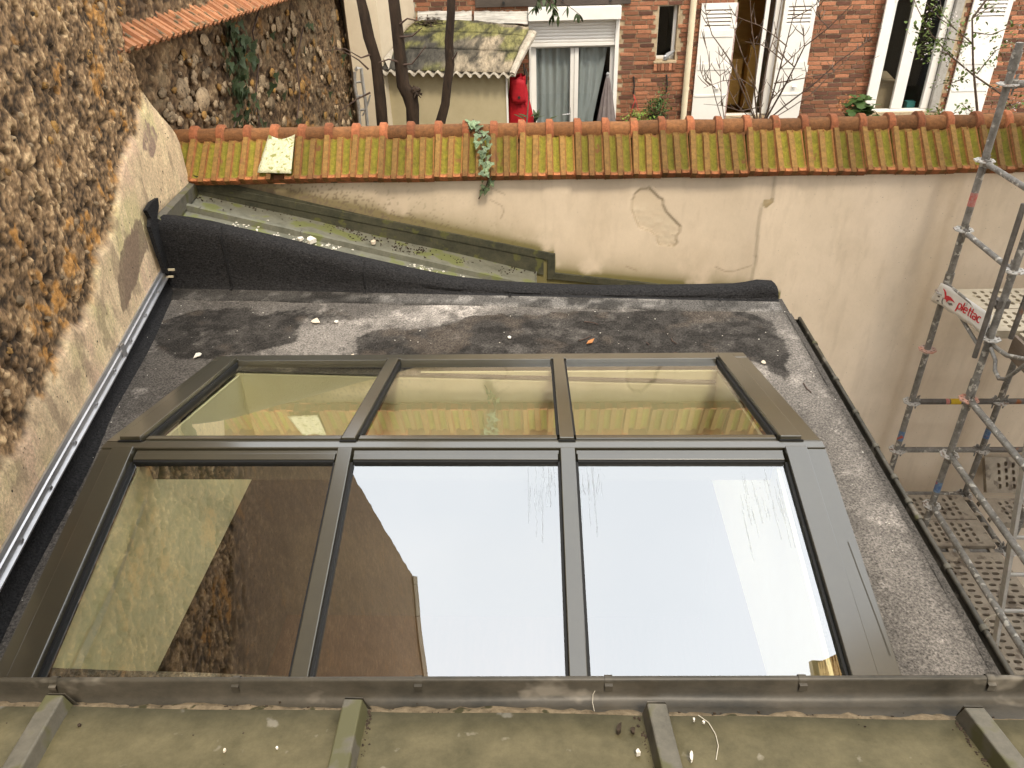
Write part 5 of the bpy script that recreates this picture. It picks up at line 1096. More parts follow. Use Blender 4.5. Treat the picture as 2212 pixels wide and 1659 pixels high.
cr = part(MB().loft(rows), 'corrugated_sheet', M['fibre'], shed, angle=80); md = cr.modifiers.new('s', 'SOLIDIFY'); md.thickness = .012; md.offset = -1
rows = []
for j in range(16):
    v_ = .015+.90*j/15; row = []
    for i in range(50):
        s = .015+.95*i/49; a_ = lerp(e0, t0, v_); c_ = lerp(lerp(e1, m1_, min(1, v_/.75)), t1, max(0, (v_-.75)/.25)); p = lerp(a_, c_, s)
        bow = .09*math.sin(math.pi*v_)+.05*math.sin(math.pi*s)*v_; st = -.006*(j in (5, 10))
        row.append((p[0], p[1], p[2]+bow+.012+.010*math.sin(s*40+v_*6)*.4+st+(.02 if j else .012)*1))
    rows.append(row)
for k, (j0, j1__) in enumerate(((0, 5), (5, 10), (10, 15))):
    rws = [[(x, y+.0, z+.006*k) for x, y, z in r] for r in rows[j0:j1__+1]]; rws[0] = [(x, y-.012, z-.003) for x, y, z in rws[0]]
    q = part(MB().loft(rws), 'roofing_felt', M['shed_felt'], shed, angle=70)
    S_ = np.tile(np.linspace(0, 1, 50), len(rws)); V_ = np.repeat(np.linspace(j0, j1__, len(rws))/15, 50); nz_ = fbm(S_*7, V_*5, 140, 5, .6)
    cc = np.tile(np.array([.052, .048, .040]), (len(S_), 1)); cc = lerp3(cc, (.26, .215, .155), sstep(.42, .85, S_*1.05+.5*(nz_-.5)+.25*(.4-V_))); cc = lerp3(cc, (.17, .165, .055), sstep(.50, .60, fbm(S_*5+3, V_*4, 141, 5)+.22*(V_-.3))*.85); cc = lerp3(cc, (.03, .029, .024), sstep(.55, .62, fbm(S_*12, V_*6, 142, 5, .6))*.75)
    set_col(q.data, cc); md = q.modifiers.new('s', 'SOLIDIFY'); md.thickness = .006; md.offset = -1
# silver flashing crumpled up the house wall, in two lengths, and a side strip up the neighbour's wall
rr = random.Random(8)
for xa, xb in ((902, 1019), (1024, 1140)):
    rws = []
    for k in range(9):
        t = k/8; row = []
        for i in range(20):
            px = xa+(xb-xa)*i/19; tp_ = on_y(px, 24+ (0 if k else rr.uniform(-1, 1)), YF-.012); bp_ = on_y(px, 52+(2*math.sin(px*.05)), YF-.16); p = lerp(tp_, bp_, t); row.append((p[0], p[1]+rr.uniform(-.006, .006), p[2]+rr.uniform(-.003, .003)))
        rws.append(row)
    part(MB().loft(rws), 'silver_flashing', M['foil'], shed, angle=60)
a0, a1, c0, c1 = on_y(903, 44, YF-.03), on_y(826, 128, 11.87), on_y(912, 58, YF-.1), on_y(840, 158, 11.8)
rws = [[tuple(lerp(lerp(a0, a1, t), lerp(c0, c1, t), s)+np.array([.02, -.005, .02])) for s in np.linspace(0, 1, 5)] for t in np.linspace(0, 1, 12)]
part(MB().loft(rws), 'side_flashing', M['fibre'], shed)
a, c = on_y(1153, 72, 12.7), on_y(1106, 162, 11.78)
part(MB().tube([lerp(a, c, t)+np.array([.0, 0, .03*math.sin(t*3)]) for t in np.linspace(0, 1, 8)], [.05, .06, .06, .055, .055, .05, .05, .045], 7), 'roof_edge_roll', M['fibre'], shed)
b = MB(); rr = random.Random(3)
for i in range(230):
    s, t = rr.gauss(.16, .07), rr.gauss(.80, .07); p = lerp(lerp(e0, t0, t), lerp(e1, t1, t), s); l = rr.uniform(.02, .06); an = rr.uniform(0, 3.1); d = np.array([math.cos(an)*l, math.sin(an)*l*.6, rr.uniform(-.01, .01)]); q = p+np.array([0, 0, .12+rr.uniform(0, .03)]); n_ = np.array([-d[1], d[0], .01])*.35
    b.add([q-d, q-n_, q+d, q+n_], [(0, 1, 2, 3)])
kind(tag(b.build('leaf_litter', M['debris'], smooth=False), 'brown leaf litter lying on the upper left of the shed roof', 'leaf litter'), 'stuff')
# red shopping trolley bag by the shed corner
bg_ = thing('shopping_trolley', 'red fabric shopping trolley bag hanging upright between the shed and the glazed door', 'shopping trolley', (-.25, 12.3, -4.3))
Yb = 12.25
def bp(px, py, dy=0): p = on_y(px, py, Yb); return (p[0], p[1]+dy, p[2])
out = [(1101, 166), (1118, 163), (1135, 163), (1139, 185), (1146, 215), (1152, 240), (1150, 262), (1128, 300), (1104, 300), (1099, 262), (1100, 200)]
b = MB(); rws = []
for k, (ysc, off) in enumerate(((1.0, 0), (1.0, .03), (.93, -.06), (.7, -.11))): pass
lft = [(1101, 164), (1100, 185), (1098, 210), (1097, 235), (1098, 262), (1102, 300)]; rgt = [(1135, 162), (1138, 185), (1143, 210), (1149, 235), (1153, 255), (1155, 300)]
for l_, r_ in zip(lft, rgt):
    row = []
    for i in range(25):
        a_ = 2*math.pi*i/24; s = .5-.5*math.cos(a_); y_ = -math.sin(a_)*.12*(1+.30*math.sin(l_[1]*.09+i*1.9)+.12*math.sin(i*3.7+l_[1]*.3)); row.append(bp(l_[0]+(r_[0]-l_[0])*s, l_[1]+(r_[1]-l_[1])*s+1.2*math.sin(i*2.1+l_[1]), y_))
    rws.append(row)
b.loft(rws); part(b, 'bag', M['bag'], bg_, angle=70)
b = MB(); rws = [[bp(1104+30*s+ (v_*3), 170+46*v_-4*math.sin(math.pi*s)*(1-v_)+3*math.sin(math.pi*s)*v_, -.135-.02*math.sin(math.pi*s)) for s in np.linspace(0, 1, 9)] for v_ in np.linspace(0, 1, 6)]; b.loft(rws); fl_ = part(b, 'flap', M['bag'], bg_, angle=70); md = fl_.modifiers.new('s', 'SOLIDIFY'); md.thickness = .012
p = bp(1122, 205, -.165); sub(MB().tube([p, (p[0], p[1]-.015, p[2])], .020, 12), 'press_stud', M['black'], fl_)
part(MB().tube([bp(1136, 148, -.02), bp(1139, 160, -.05), bp(1137, 180, -.06)], .010, 8).tube([bp(1131, 140, .05), bp(1134, 165, .05)], .012, 8), 'handle', M['black'], bg_)
part(MB().tube([bp(1153, 250, -.12), bp(1158, 250, -.12)], .07, 14), 'wheel', M['rubber'], bg_)
# aluminium steps leaning at the garden wall
st = thing('step_ladder', 'old aluminium ladder leaning at the stone garden wall behind the left trunk', 'ladder', (-2.4, 10.6, -4.3))
def lp(px, py, Y=10.6): return tuple(on_y(px, py, Y))
for pts in ([(768, 152), (772, 146), (780, 147), (783, 175), (789, 215), (796, 300)], [(766, 155), (767, 190), (774, 225), (780, 300)]):
    part(MB().tube([lp(*p) for p in pts], .022, 8), 'side_rail', M['ladder'], st)
for y, xa, xb in ((178, 767, 783), (208, 771, 788), (238, 777, 792)): part(MB().tube([lp(xa, y), lp(xb, y-2)], .016, 6), 'rung', M['ladder'], st)
part(MB().tube([lp(783, 205), lp(795, 228), lp(800, 205), lp(790, 236), lp(783, 250)], .011, 6), 'stay', M['ladder'], st)

# ------------------------------------------------------------------ stone garden wall with tiled coping, left of the garden
GX = -2.93
gw = thing('garden_wall', 'brown rubble stone garden wall with orange tiled coping and ivy, at the back left', 'wall', (GX, 9, -4.3))
ys = np.arange(5.25, 13.2, .0165); zs = np.arange(-3.15, -.55, .0165); Yg, Zg = np.meshgrid(ys, zs); u, v = Yg.ravel(), Zg.ravel()
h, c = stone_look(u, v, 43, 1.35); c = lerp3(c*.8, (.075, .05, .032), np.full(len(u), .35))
pale = sstep(.62, .68, fbm(u*3.5, v*3.5, 47, 3)); c = lerp3(c, (.25, .20, .13), pale*.5)
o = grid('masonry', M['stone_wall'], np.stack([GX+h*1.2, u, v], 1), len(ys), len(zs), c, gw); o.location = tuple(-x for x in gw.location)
core = part(MB().box(GX-.45, GX-.03, 5.3, 13.25, -4.3, -.95), 'wall_core', M['stone_wall'], gw, smooth=False); set_col(core.data, np.tile(np.array([.08, .058, .04]), (len(core.data.vertices), 1)))
rs = random.Random(12)
for i in range(230):
    px, py = rs.uniform(335, 785), rs.uniform(20, 275); y0 = np.interp(px, [320, 600, 785], [100, 10, -40])
    if py < y0+18: continue
    p = on_x(px, py, GX); s = rs.uniform(.018, .05)*(1.6 if rs.random() < .12 else 1)*(1+.08*(p[1]-6))
    part(MB().blob((GX+.030, p[1], p[2]), (.016, s*rs.uniform(.8, 1.4), s*.85), i, 2, .22), 'stone', M['ochre_stone'] if rs.random() < .22 else M['stone'], gw, angle=80)
for px, py, s in ((725-360+20, 195, .09), (430, 215, .10), (630, 70, .06), (545, 105, .07), (700, 150, .06), (520, 190, .07), (395, 225, .08), (580, 225, .07)):
    p = on_x(px, py, GX); part(MB().blob((GX+.03, p[1], p[2]), (.03, s*1.3, s), int(px), 2, .12), 'stone', M['stone'], gw, angle=80)
# coping tiles: each a narrow interlocking tile sloping to the garden
c0, c1 = on_x(318, 100, GX+.16), on_x(600, 8, GX+.16); slp = (c1[2]-c0[2])/(c1[1]-c0[1])
tm = MB()
prof = [(0, 0), (.012, .028), (.055, .030), (.07, .008), (.12, .004), (.128, .020), (.155, .021), (.165, .004), (.222, .0), (.23, .0)]
tm.loft([[(x_, y_, z_+.002) for y_, z_ in prof] for x_ in (0, .02, .45)]+[[(x_, y_, z_-.014) for y_, z_ in prof] for x_ in (.45, 0)], closed=False)
tm.loft([[(0, y_, z_+.002) for y_, z_ in prof], [(0, y_, z_-.014) for y_, z_ in prof]])
tme = tm.mesh('tile', M['tile2'], angle=30)
for i in range(40):
    y = c0[1]-.46+i*.205
    if y > 13.1: break
    q = obj('tile', tme, gw); q.location = (GX+.17-gw.location[0], y-gw.location[1], c0[2]+slp*(y-c0[1])+.0-gw.location[2]); q.rotation_euler = (rs.uniform(-.02, .02), -rad(38)+rs.uniform(-.02, .02), math.pi); q.location.x += 0; q.location.y += .23
    q.rotation_euler = (rs.uniform(-.015, .015), -rad(35)+rs.uniform(-.02, .02), math.pi); q.scale = (1.9, -1, 1.3); q.location.y -= .23
rows = [[(GX-.50+.09*math.cos(a), y, c0[2]+slp*(y-c0[1])+.52+.09*math.sin(a)) for a in np.linspace(-.2, math.pi+.2, 10)] for y in np.linspace(5.95, 13.1, 18)]
part(MB().loft(rows), 'ridge_roll', M['tile2'], gw)

# ------------------------------------------------------------------ plants
def leaf_poly(kindn):
    if kindn == 'ivy': return [(0, 0), (-.38, -.08), (-.55, .22), (-.28, .36), (-.22, .62), (0, 1.0), (.22, .62), (.28, .36), (.55, .22), (.38, -.08)]
    if kindn == 'fig': return [(0, 0), (-.4, .02), (-.55, .35), (-.32, .5), (-.35, .85), (0, 1.0), (.35, .85), (.32, .5), (.55, .35), (.4, .02)]
    if kindn == 'long': return [(0, 0), (-.13, .25), (-.15, .55), (-.07, .85), (0, 1.0), (.07, .85), (.15, .55), (.13, .25)]
    return [(0, 0), (-.25, .25), (-.28, .55), (0, 1.0), (.28, .55), (.25, .25)]
def leaf_mesh(kindn, mat, name='leaf'):
    pts = leaf_poly(kindn); n = len(pts); top = [(x, y, .10*abs(x)-.12*y*y) for x, y in pts]; cn = (0, .45, .03-.12*.2)
    vs = top+[cn]; fs = [(i, (i+1) % n, n) for i in range(n)]
    me = bpy.data.meshes.new(name); me.from_pydata(vs, [], fs); me.materials.append(mat); return me
def add_leaf(b, kindn, pos, size, yawv, pitchv, roll=0):
    m = Matrix.Translation(pos) @ Matrix.Rotation(yawv, 4, 'Z') @ Matrix.Rotation(pitchv, 4, 'X') @ Matrix.Rotation(roll, 4, 'Y') @ Matrix.Scale(size, 4)
    pts = leaf_poly(kindn); n = len(pts); vs = [m @ Vector((x, y, .10*abs(x)-.12*y*y)) for x, y in pts]+[m @ Vector((0, .45, .0))]
    b.add(vs, [(i, (i+1) % n, n) for i in range(n)])
# ivy spray over the coping
iv = thing('ivy', 'trailing sprig of pale green ivy hanging over the wall coping', 'ivy', (-.3, EAVE_Y, EAVE_Z))
pth = [(1022, 258), (1030, 275), (1040, 293), (1046, 310), (1040, 325), (1050, 340), (1048, 355), (1052, 372), (1056, 385), (1050, 402), (1043, 412), (1034, 430)]
wpts = []
for i, (px, py) in enumerate(pth):
    if py < 290: p = on_p(px, py, np.array([0, ridge_y-.05, ridge_z+.03]), np.array([0, -.6, .8]))
    elif py < 375: p = cop(px, py, .015)
    else: p = on_y(px, py, EAVE_Y-.03 if py < 390 else YW-.03)
    wpts.append(p)
part(MB().tube(wpts, .0045, 6), 'stem', M['twig_dark'], iv)
lm = leaf_mesh('ivy', M['leaf_ivy']); rr = random.Random(4)
lf = [(1018, 262, 24), (1030, 262, 20), (1024, 270, 22), (1036, 271, 18), (1014, 268, 16), (1048, 284, 15), (1034, 290, 17), (1045, 300, 15), (1055, 297, 13), (1033, 305, 16), (1050, 318, 14), (1058, 310, 12), (1042, 325, 17), (1058, 335, 14), (1046, 350, 17), (1060, 350, 16), (1040, 346, 12), (1037, 372, 13), (1058, 380, 18), (1050, 374, 10), (1060, 390, 13), (1052, 405, 15), (1044, 400, 9), (1042, 412, 12)]
lf += [(x_+rr.gauss(0, 7), y_+rr.gauss(0, 6), s_*.75) for x_, y_, s_ in lf[::2]]
for px, py, s in lf:
    if py < 290: p = on_p(px, py, np.array([0, ridge_y-.06, ridge_z+.05]), np.array([0, -.6, .8])); pit = rad(-30)
    elif py < 375: p = cop(px, py, .035); pit = rad(-40)
    else: p = on_y(px, py, YW-.05); pit = rad(-75)
    q = obj('leaf', lm, iv); s_ = s/1670*5.9*1.25; q.scale = (s_, s_, s_); q.location = Vector(p)-iv.location
    q.rotation_euler = (pit+rr.uniform(-.35, .35), rr.uniform(-.4, .4), math.pi+rr.uniform(-1.0, 1.0))
# ivy on the garden wall
iv2 = thing('ivy', 'dark ivy climbing up the middle of the stone garden wall', 'ivy', (GX+.05, 8, -3.0))
rr = random.Random(6); lm2 = leaf_mesh('ivy', M['leaf_ivy2'])
for pts in ([(505, 275), (520, 230), (512, 190), (530, 150), (520, 100), (505, 55)], [(560, 275), (552, 200), (560, 130), (545, 70), (560, 20)], [(640, 270), (648, 200), (640, 130), (655, 60)]):
    part(MB().tube([on_x(*p, GX+.05) for p in pts], .008, 5), 'stem', M['twig_dark'], iv2)
for i in range(150):
    if i < 110: t = rr.random(); px = np.interp(t, [0, .3, .6, 1], [505, 528, 518, 545])+rr.gauss(0, 14); py = 45+t*225
    else: px, py = rr.uniform(490, 760), rr.uniform(40, 270)
    p = on_x(px, py, GX+.075+rr.uniform(0, .02)); q = obj('leaf', lm2, iv2); s_ = rr.uniform(.06, .13); q.scale = (s_, s_, s_); q.location = Vector(p)-iv2.location
    q.rotation_euler = (rad(-70)+rr.uniform(-.4, .4), rr.uniform(-.5, .5), -math.pi/2+math.pi+math.pi/2*0+rr.uniform(-.5, .5)-math.pi/2*0)
    q.rotation_euler = (rad(-75)+rr.uniform(-.3, .3), rr.uniform(-.4, .4), math.pi/2+rr.uniform(-.6, .6))
# three trunks
TY = 9.0
def tree(name, label, pts, rs_, twigs, seed):
    base = on_y(*pts[0], TY); t = thing('tree', label, 'tree', (base[0], TY, -4.3), 'dark trunks behind the wall coping')
    W_ = [Vector((base[0]+.03, TY, -4.3)), Vector((base[0]+.01, TY, -3.2))]+[Vector(on_y(px, py, TY)) for px, py in pts]
    d = (W_[-1]-W_[-2]); W_ += [W_[-1]+d*.8+Vector((.05, .1, .2)), W_[-1]+d*1.5+Vector((0, .2, .9))]
    r_ = [rs_[0]*1.1, rs_[0]*1.03]+rs_+[rs_[-1]*.85, rs_[-1]*.55]
    b = MB().tube(W_, r_, 14); rr = random.Random(seed); b.v = [(x+.006*math.sin(z*23+x*40), y, z) for x, y, z in b.v]; tr = part(b, 'trunk', M['bark'], t, angle=80)
    top = W_[-1]; b = MB(); lb = MB()
    for k in range(9):
        a = rr.uniform(0, 6.28); p0_ = W_[-2].lerp(W_[-1], rr.random()); l = rr.uniform(.7, 1.5); e = p0_+Vector((math.cos(a)*l*.6, math.sin(a)*l*.6, l*.7)); mid = p0_.lerp(e, .5)+Vector((rr.uniform(-.1, .1), rr.uniform(-.1, .1), .05)); b.tube([p0_, mid, e], [rs_[-1]*.45, rs_[-1]*.28, .008], 6)
        for m_ in range(26):
            q = mid.lerp(e, rr.random())+Vector((rr.gauss(0, .16), rr.gauss(0, .16), rr.gauss(0, .14))); add_leaf(lb, 'long', q, rr.uniform(.07, .12), rr.uniform(0, 6.28), rr.uniform(-1.2, .4))
    part(b, 'limb', M['bark'], t); cr_ = part(lb, 'crown', M['leaf_dark'], t, smooth=False, fixn=False); kind(cr_, 'stuff')
    for tw in twigs: part(MB().tube([on_y(px, py, TY-.05-.02*i) for i, (px, py) in enumerate(tw)], [.012-.0035*i if i < 3 else .004 for i in range(len(tw))], 5), 'twig', M['twig_dark'], t)
    return t
tree('tree', 'left trunk of the three, thin and dark, in front of the shed corner', [(826, 268), (822, 215), (812, 130), (797, 80), (786, 30), (779, -5)], [.060, .060, .062, .058, .055, .05], [[(796, 150), (775, 130), (755, 118), (720, 100)], [(800, 200), (770, 215), (735, 240)], [(800, 118), (780, 125), (745, 105), (700, 110)]], 1)
t2 = tree('tree', 'middle trunk of the three, kinked at a burr, in front of the shed', [(893, 268), (891, 232), (886, 205), (872, 185), (866, 130), (858, 60), (850, -5)], [.072, .074, .086, .072, .068, .066, .064], [[(866, 135), (840, 128), (818, 135)], [(868, 140), (890, 138), (920, 100)], [(864, 52), (880, 40), (905, 45)], [(862, 80), (890, 78), (912, 60)]], 2)
b = MB(); rr = random.Random(9); kn = on_y(898, 198, TY-.04)
for i in range(14): 
    e = np.array(kn)+np.array([rr.uniform(-.03, .10), -.06+rr.uniform(-.05, .02), rr.uniform(-.06, .05)]); b.tube([kn, e], [.012, .004], 5)
b.blob(kn, (.05, .05, .06), 3, 2, .25); part(b, 'burr', M['bark'], t2)
t3 = tree('tree', 'right trunk of the three, leaning and bent, in front of the shed wall', [(950, 270), (962, 225), (966, 185), (972, 140), (970, 90), (974, 30), (975, -5)], [.058, .056, .054, .056, .052, .048, .047], [[(978, 128), (984, 120), (988, 112)]], 3)

# bare multi-stemmed shrub in front of the white shutters, drawn stem by stem
SHY = 8.2
sb = thing('shrub', 'bare shrub with many thin stems in front of the white shutters', 'shrub', (on_y(1640, 255, SHY)[0], SHY, -4.3))
stems = [[(1650, 262), (1666, 215), (1684, 150), (1700, 90), (1712, 40), (1722, -8)], [(1652, 262), (1690, 195), (1716, 145), (1738, 100), (1790, 60), (1840, 10)], [(1655, 262), (1700, 225), (1760, 180), (1815, 130), (1880, 85)], [(1636, 262), (1630, 200), (1634, 130), (1624, 60), (1620, -8)], [(1640, 262), (1648, 190), (1660, 120), (1678, 60), (1690, -8)],
         [(1632, 262), (1612, 215), (1596, 175), (1580, 135), (1556, 100), (1538, 75), (1528, 40), (1520, 5)], [(1628, 262), (1590, 225), (1575, 195), (1566, 160), (1560, 120)], [(1560, 262), (1546, 215), (1535, 170), (1530, 120), (1522, 85)], [(1565, 262), (1558, 210), (1556, 160), (1552, 110)], [(1634, 262), (1610, 190), (1588, 150), (1562, 125), (1545, 110)], [(1645, 262), (1640, 210), (1622, 160), (1600, 110), (1585, 60), (1575, 10)],
         [(1660, 262), (1705, 235), (1750, 205), (1790, 165), (1850, 110), (1905, 60)], [(1645, 230), (1600, 240), (1560, 228), (1520, 225)], [(1630, 190), (1600, 170), (1560, 175), (1520, 190)], [(1672, 180), (1720, 172), (1780, 160), (1840, 150), (1900, 120)], [(1700, 100), (1670, 75), (1640, 55), (1600, 40), (1560, 20)], [(1690, 130), (1660, 105), (1640, 95), (1610, 90)], [(1716, 145), (1690, 120), (1672, 100)], [(1684, 150), (1725, 110), (1752, 80)], [(1712, 40), (1750, 20), (1780, -5)], [(1738, 100), (1735, 70), (1728, 45)], [(1790, 60), (1770, 40), (1765, 10)], [(1640, 262), (1600, 255), (1565, 250)], [(1666, 215), (1700, 180), (1735, 160)], [(1545, 190), (1520, 170), (1512, 150)]]
rr = random.Random(15)
for i, s in enumerate(stems):
    r0 = .011 if i < 6 else .0065; n = len(s); yo = rr.uniform(-.35, .35)
    pts = [Vector(on_y(px, py, SHY+yo*k/n+.02*i % .2)) for k, (px, py) in enumerate(s)]
    if s[0][1] > 255: pts = [Vector((pts[0].x*.5+sb.location[0]*.5, SHY, -4.3))]+pts; n += 1
    part(MB().tube(pts, [r0*(1-.7*k/(n-1)) for k in range(n)], 6), 'stem', M['twig_dark' if i in (1, 0, 2) else 'twig'], sb)
b = MB()
for i, s in enumerate(stems):
    for k in range(5):
        j = rr.randrange(len(s)-1); f = rr.random(); px = s[j][0]+(s[j+1][0]-s[j][0])*f; py = s[j][1]+(s[j+1][1]-s[j][1])*f
        if py > 240: continue
        an = rr.uniform(-2.4, -.7); l = rr.uniform(12, 38); p0_ = on_y(px, py, SHY); p1_ = on_y(px+math.cos(an)*l*.6, py+math.sin(an)*l*.5, SHY+rr.uniform(-.1, .1)); p2_ = on_y(px+math.cos(an)*l, py+math.sin(an)*l, SHY+rr.uniform(-.15, .15)); b.tube([p0_, p1_, p2_], [.005, .004, .002], 4, cap=False)
o = part(b, 'twig', M['twig'], sb, angle=80); kind(o, 'stuff')

# blossom tree at the right, its sprays of young leaves in front of the last shutter
BTY = 7.6
bt = thing('blossom_tree', 'young cherry tree with fresh leaves and pale blossom in front of the right hand shutter', 'tree', (4.95, BTY, -4.3))
tp0 = on_y(2160, 175, BTY)
trunk = [Vector((4.95, BTY, -4.3)), Vector((4.9, BTY, -3.0)), Vector(on_y(2112, 250, BTY)), Vector(on_y(2102, 140, BTY)), Vector(on_y(2100, 40, BTY)), Vector((4.65, BTY, .6)), Vector((4.6, BTY-.2, 2.6)), Vector((4.5, BTY-.4, 4.6))]
part(MB().tube(trunk, [.030, .020, .013, .010, .009, .02, .016, .006], 8), 'trunk', M['twig'], bt)
main = [Vector(on_y(2180, 205, BTY)), Vector(on_y(2095, 155, BTY)), Vector(on_y(2050, 120, BTY)), Vector(on_y(2012, 80, BTY)), Vector(on_y(1985, 30, BTY)), Vector(on_y(1975, -10, BTY))]
brs = [[(2180, 215), (2100, 160), (2050, 118), (2012, 75), (1985, 25), (1970, -10)], [(2102, 95), (2060, 60), (2030, 40), (2000, 5)], [(2102, 95), (2070, 88), (2030, 82), (2000, 78)], [(2102, 70), (2140, 75), (2180, 60), (2215, 40)], [(2060, 60), (2035, 30), (2030, -5)], [(2050, 118), (2030, 110), (2000, 118)], [(2100, 40), (2130, 20), (2160, 5)], [(2110, 160), (2150, 110), (2190, 90)], [(2080, 170), (2060, 178), (2030, 182)], [(2110, 250), (2090, 235), (2078, 225)], [(2040, 255), (2030, 245), (2010, 240)], [(2160, 230), (2190, 225), (2215, 215)]]
lb, pbm = MB(), MB(); rr = random.Random(21)
for i, s in enumerate(brs):
    n = len(s); pts = [Vector(on_y(px, py, BTY+.06*k*(-1)**i)) for k, (px, py) in enumerate(s)]
    part(MB().tube(pts, [(.010 if i == 0 else .006)*(1-.7*k/(n-1)) for k in range(n)], 6), 'branch', M['twig'], bt)
    for k in range(44 if i == 0 else 26):
        j = rr.randrange(n-1); q = pts[j].lerp(pts[j+1], rr.random())+Vector((rr.gauss(0, .035), rr.gauss(0, .05), rr.gauss(0, .03)))
        for _ in range(2): add_leaf(lb, 'x', q+Vector((rr.gauss(0, .02),)*1+(0, rr.gauss(0, .02))), rr.uniform(.025, .05), rr.uniform(0, 6.28), rr.uniform(-1, 1))
        if rr.random() < .38:
            for _ in range(3): add_leaf(pbm, 'x', q+Vector((rr.gauss(0, .02), 0, rr.gauss(0, .02))), .022, rr.uniform(0, 6.28), rr.uniform(-1, 1))
for k in range(70):
    q = Vector(on_y(1995+rr.gauss(0, 13), 75+rr.gauss(0, 28), BTY)); add_leaf(lb, 'x', q, rr.uniform(.03, .055), rr.uniform(0, 6.28), rr.uniform(-1, 1))
# bare upper limbs, mirrored in the right hand pane
ub = MB()
for k in range(34):
    p0_ = trunk[5].lerp(trunk[7], rr.random()); a = rr.uniform(-3.6, -.4) if k % 2 else rr.uniform(2.2, 4.4); l = rr.uniform(.9, 2.0); d = Vector((math.cos(a), math.sin(a)*.8, rr.uniform(-.1, .7))); pts = [p0_+d*l*t+Vector((rr.gauss(0, .05), rr.gauss(0, .05), rr.gauss(0, .05)+.1*t)) for t in (0, .35, .7, 1)]
    ub.tube(pts, [.014, .010, .006, .003], 5)
    for m_ in range(6):
        q = pts[1].lerp(pts[3], rr.random()); e = q+Vector((rr.gauss(0, .25), rr.gauss(0, .25), rr.uniform(0, .3))); ub.tube([q, e], [.006, .002], 4)
o = part(ub, 'upper_limbs', M['twig_dark'], bt, angle=80); kind(o, 'stuff')
o = part(lb, 'leaves', M['leaf_young'], bt, smooth=False, fixn=False); kind(o, 'stuff'); o = part(pbm, 'blossoms', M['petal'], bt, smooth=False, fixn=False); kind(o, 'stuff')
# leafy twig hanging in front of the shutter box
LY = 9.2
lt = t3
rr = random.Random(2)
for s in ([(1160, -25), (1185, 5), (1200, 20), (1206, 35)], [(1160, -25), (1210, 0), (1235, 18), (1255, 34)], [(1170, -20), (1160, 5), (1155, 18)], [(1190, 0), (1195, 25), (1190, 40)]):
    pts = [Vector(on_y(px, py, LY+.03*k)) for k, (px, py) in enumerate(s)]; n = len(pts); part(MB().tube(pts, [.006-.0012*k for k in range(n)], 5), 'branch', M['twig_dark'], lt)
    lb = MB()
    for k in range(15):
        j = rr.randrange(n-1); q = pts[j].lerp(pts[j+1], rr.uniform(.2, 1)); add_leaf(lb, 'long', q, rr.uniform(.08, .13), rr.uniform(0, 6.28), rr.uniform(-1.5, -.5))
    part(lb, 'leaves', M['leaf_dark'], lt, smooth=False, fixn=False)
# foot plants against the house
def bush(name, label, cx, cy, cz, rx, rz, n, mat, size, kindn='x', seed=0, pot=True, cat='plant'):
    t = thing(name, label, cat, (cx, cy, -4.3)); rr = random.Random(seed); b = MB()
    for k in range(n):
        a, e, r = rr.uniform(0, 6.28), rr.uniform(-1.2, 1.4), rr.random()**.45; q = Vector((cx+rx*r*math.cos(a)*math.cos(e), cy+rx*.7*r*math.sin(a)*math.cos(e), cz+rz*r*math.sin(e))); add_leaf(b, kindn, q, size*rr.uniform(.6, 1.3), rr.uniform(0, 6.28), rr.uniform(-1.2, .5))
    part(b, 'foliage', M[mat], t, smooth=False, fixn=False); s_ = MB()
    for k in range(7): s_.tube([(cx+rr.gauss(0, .02), cy, cz-rz*1.1), (cx+rr.gauss(0, rx*.5), cy+rr.gauss(0, .05), cz+rr.uniform(-.3, .7)*rz)], [.006, .003], 5)
    part(s_, 'stem', M['twig'], t); return t
p = on_y(1420, 232, YF-.3); t = bush('hanging_plant', 'green leafy hanging plant in a dark pot under the small window', p[0], YF-.3, p[2], .24, .16, 420, 'leaf', .045, 'x', 3)
part(MB().loft([[(p[0]+r*math.cos(a), YF-.3+r*math.sin(a), z) for a in np.linspace(0, 2*math.pi, 17)[:-1]] for r, z in ((.0, p[2]-.30), (.10, p[2]-.30), (.15, p[2]-.14), (.14, p[2]-.14))], closed=True), 'pot', M['black'], t)
p2 = on_y(1432, 205, YF-.2); bb = MB()
rr = random.Random(31)
for k in range(90): add_leaf(bb, 'x', Vector((p2[0]+rr.gauss(0, .05), YF-.2, p2[2]+rr.gauss(.0, .10))), .04, rr.uniform(0, 6.28), rr.uniform(-1, .5))
part(bb, 'foliage', M['leaf'], t, smooth=False, fixn=False)
p = on_y(1385, 248, YF-.3); bush('shrub', 'yellow green leafy shrub at the foot of the brick wall, beside the parasol', p[0], YF-.3, p[2]-.08, .33, .17, 480, 'leaf_young', .045, 'x', 5)
p = on_y(1862, 228, YF-.8); t = bush('fig_plant', 'big leaved fig plant at the sill of the right hand window', p[0], YF-.8, p[2]-.05, .30, .19, 60, 'leaf', .15, 'fig', 7)
p = on_y(1822, 228, YF-.8); rr = random.Random(8); b = MB()
for k in range(60): add_leaf(b, 'x', Vector((p[0]+rr.gauss(0, .06), YF-.8, p[2]+rr.gauss(0, .06))), .04, rr.uniform(0, 6.28), rr.uniform(-1, 1))
part(b, 'withered_leaves', M['leaf_dry'], t, smooth=False, fixn=False)
p = on_y(1150, 252, 8.6); t = thing('oleander', 'dark narrow leaved plant just behind the coping under the red bag', 'plant', (p[0], 8.6, -4.3)); b = MB(); rr = random.Random(10)
part(MB().tube([(p[0], 8.6, -4.3), on_y(1138, 262, 8.6), on_y(1142, 215, 8.6), on_y(1142, 185, 8.6)], [.012, .010, .007, .004], 6), 'stem', M['twig'], t)
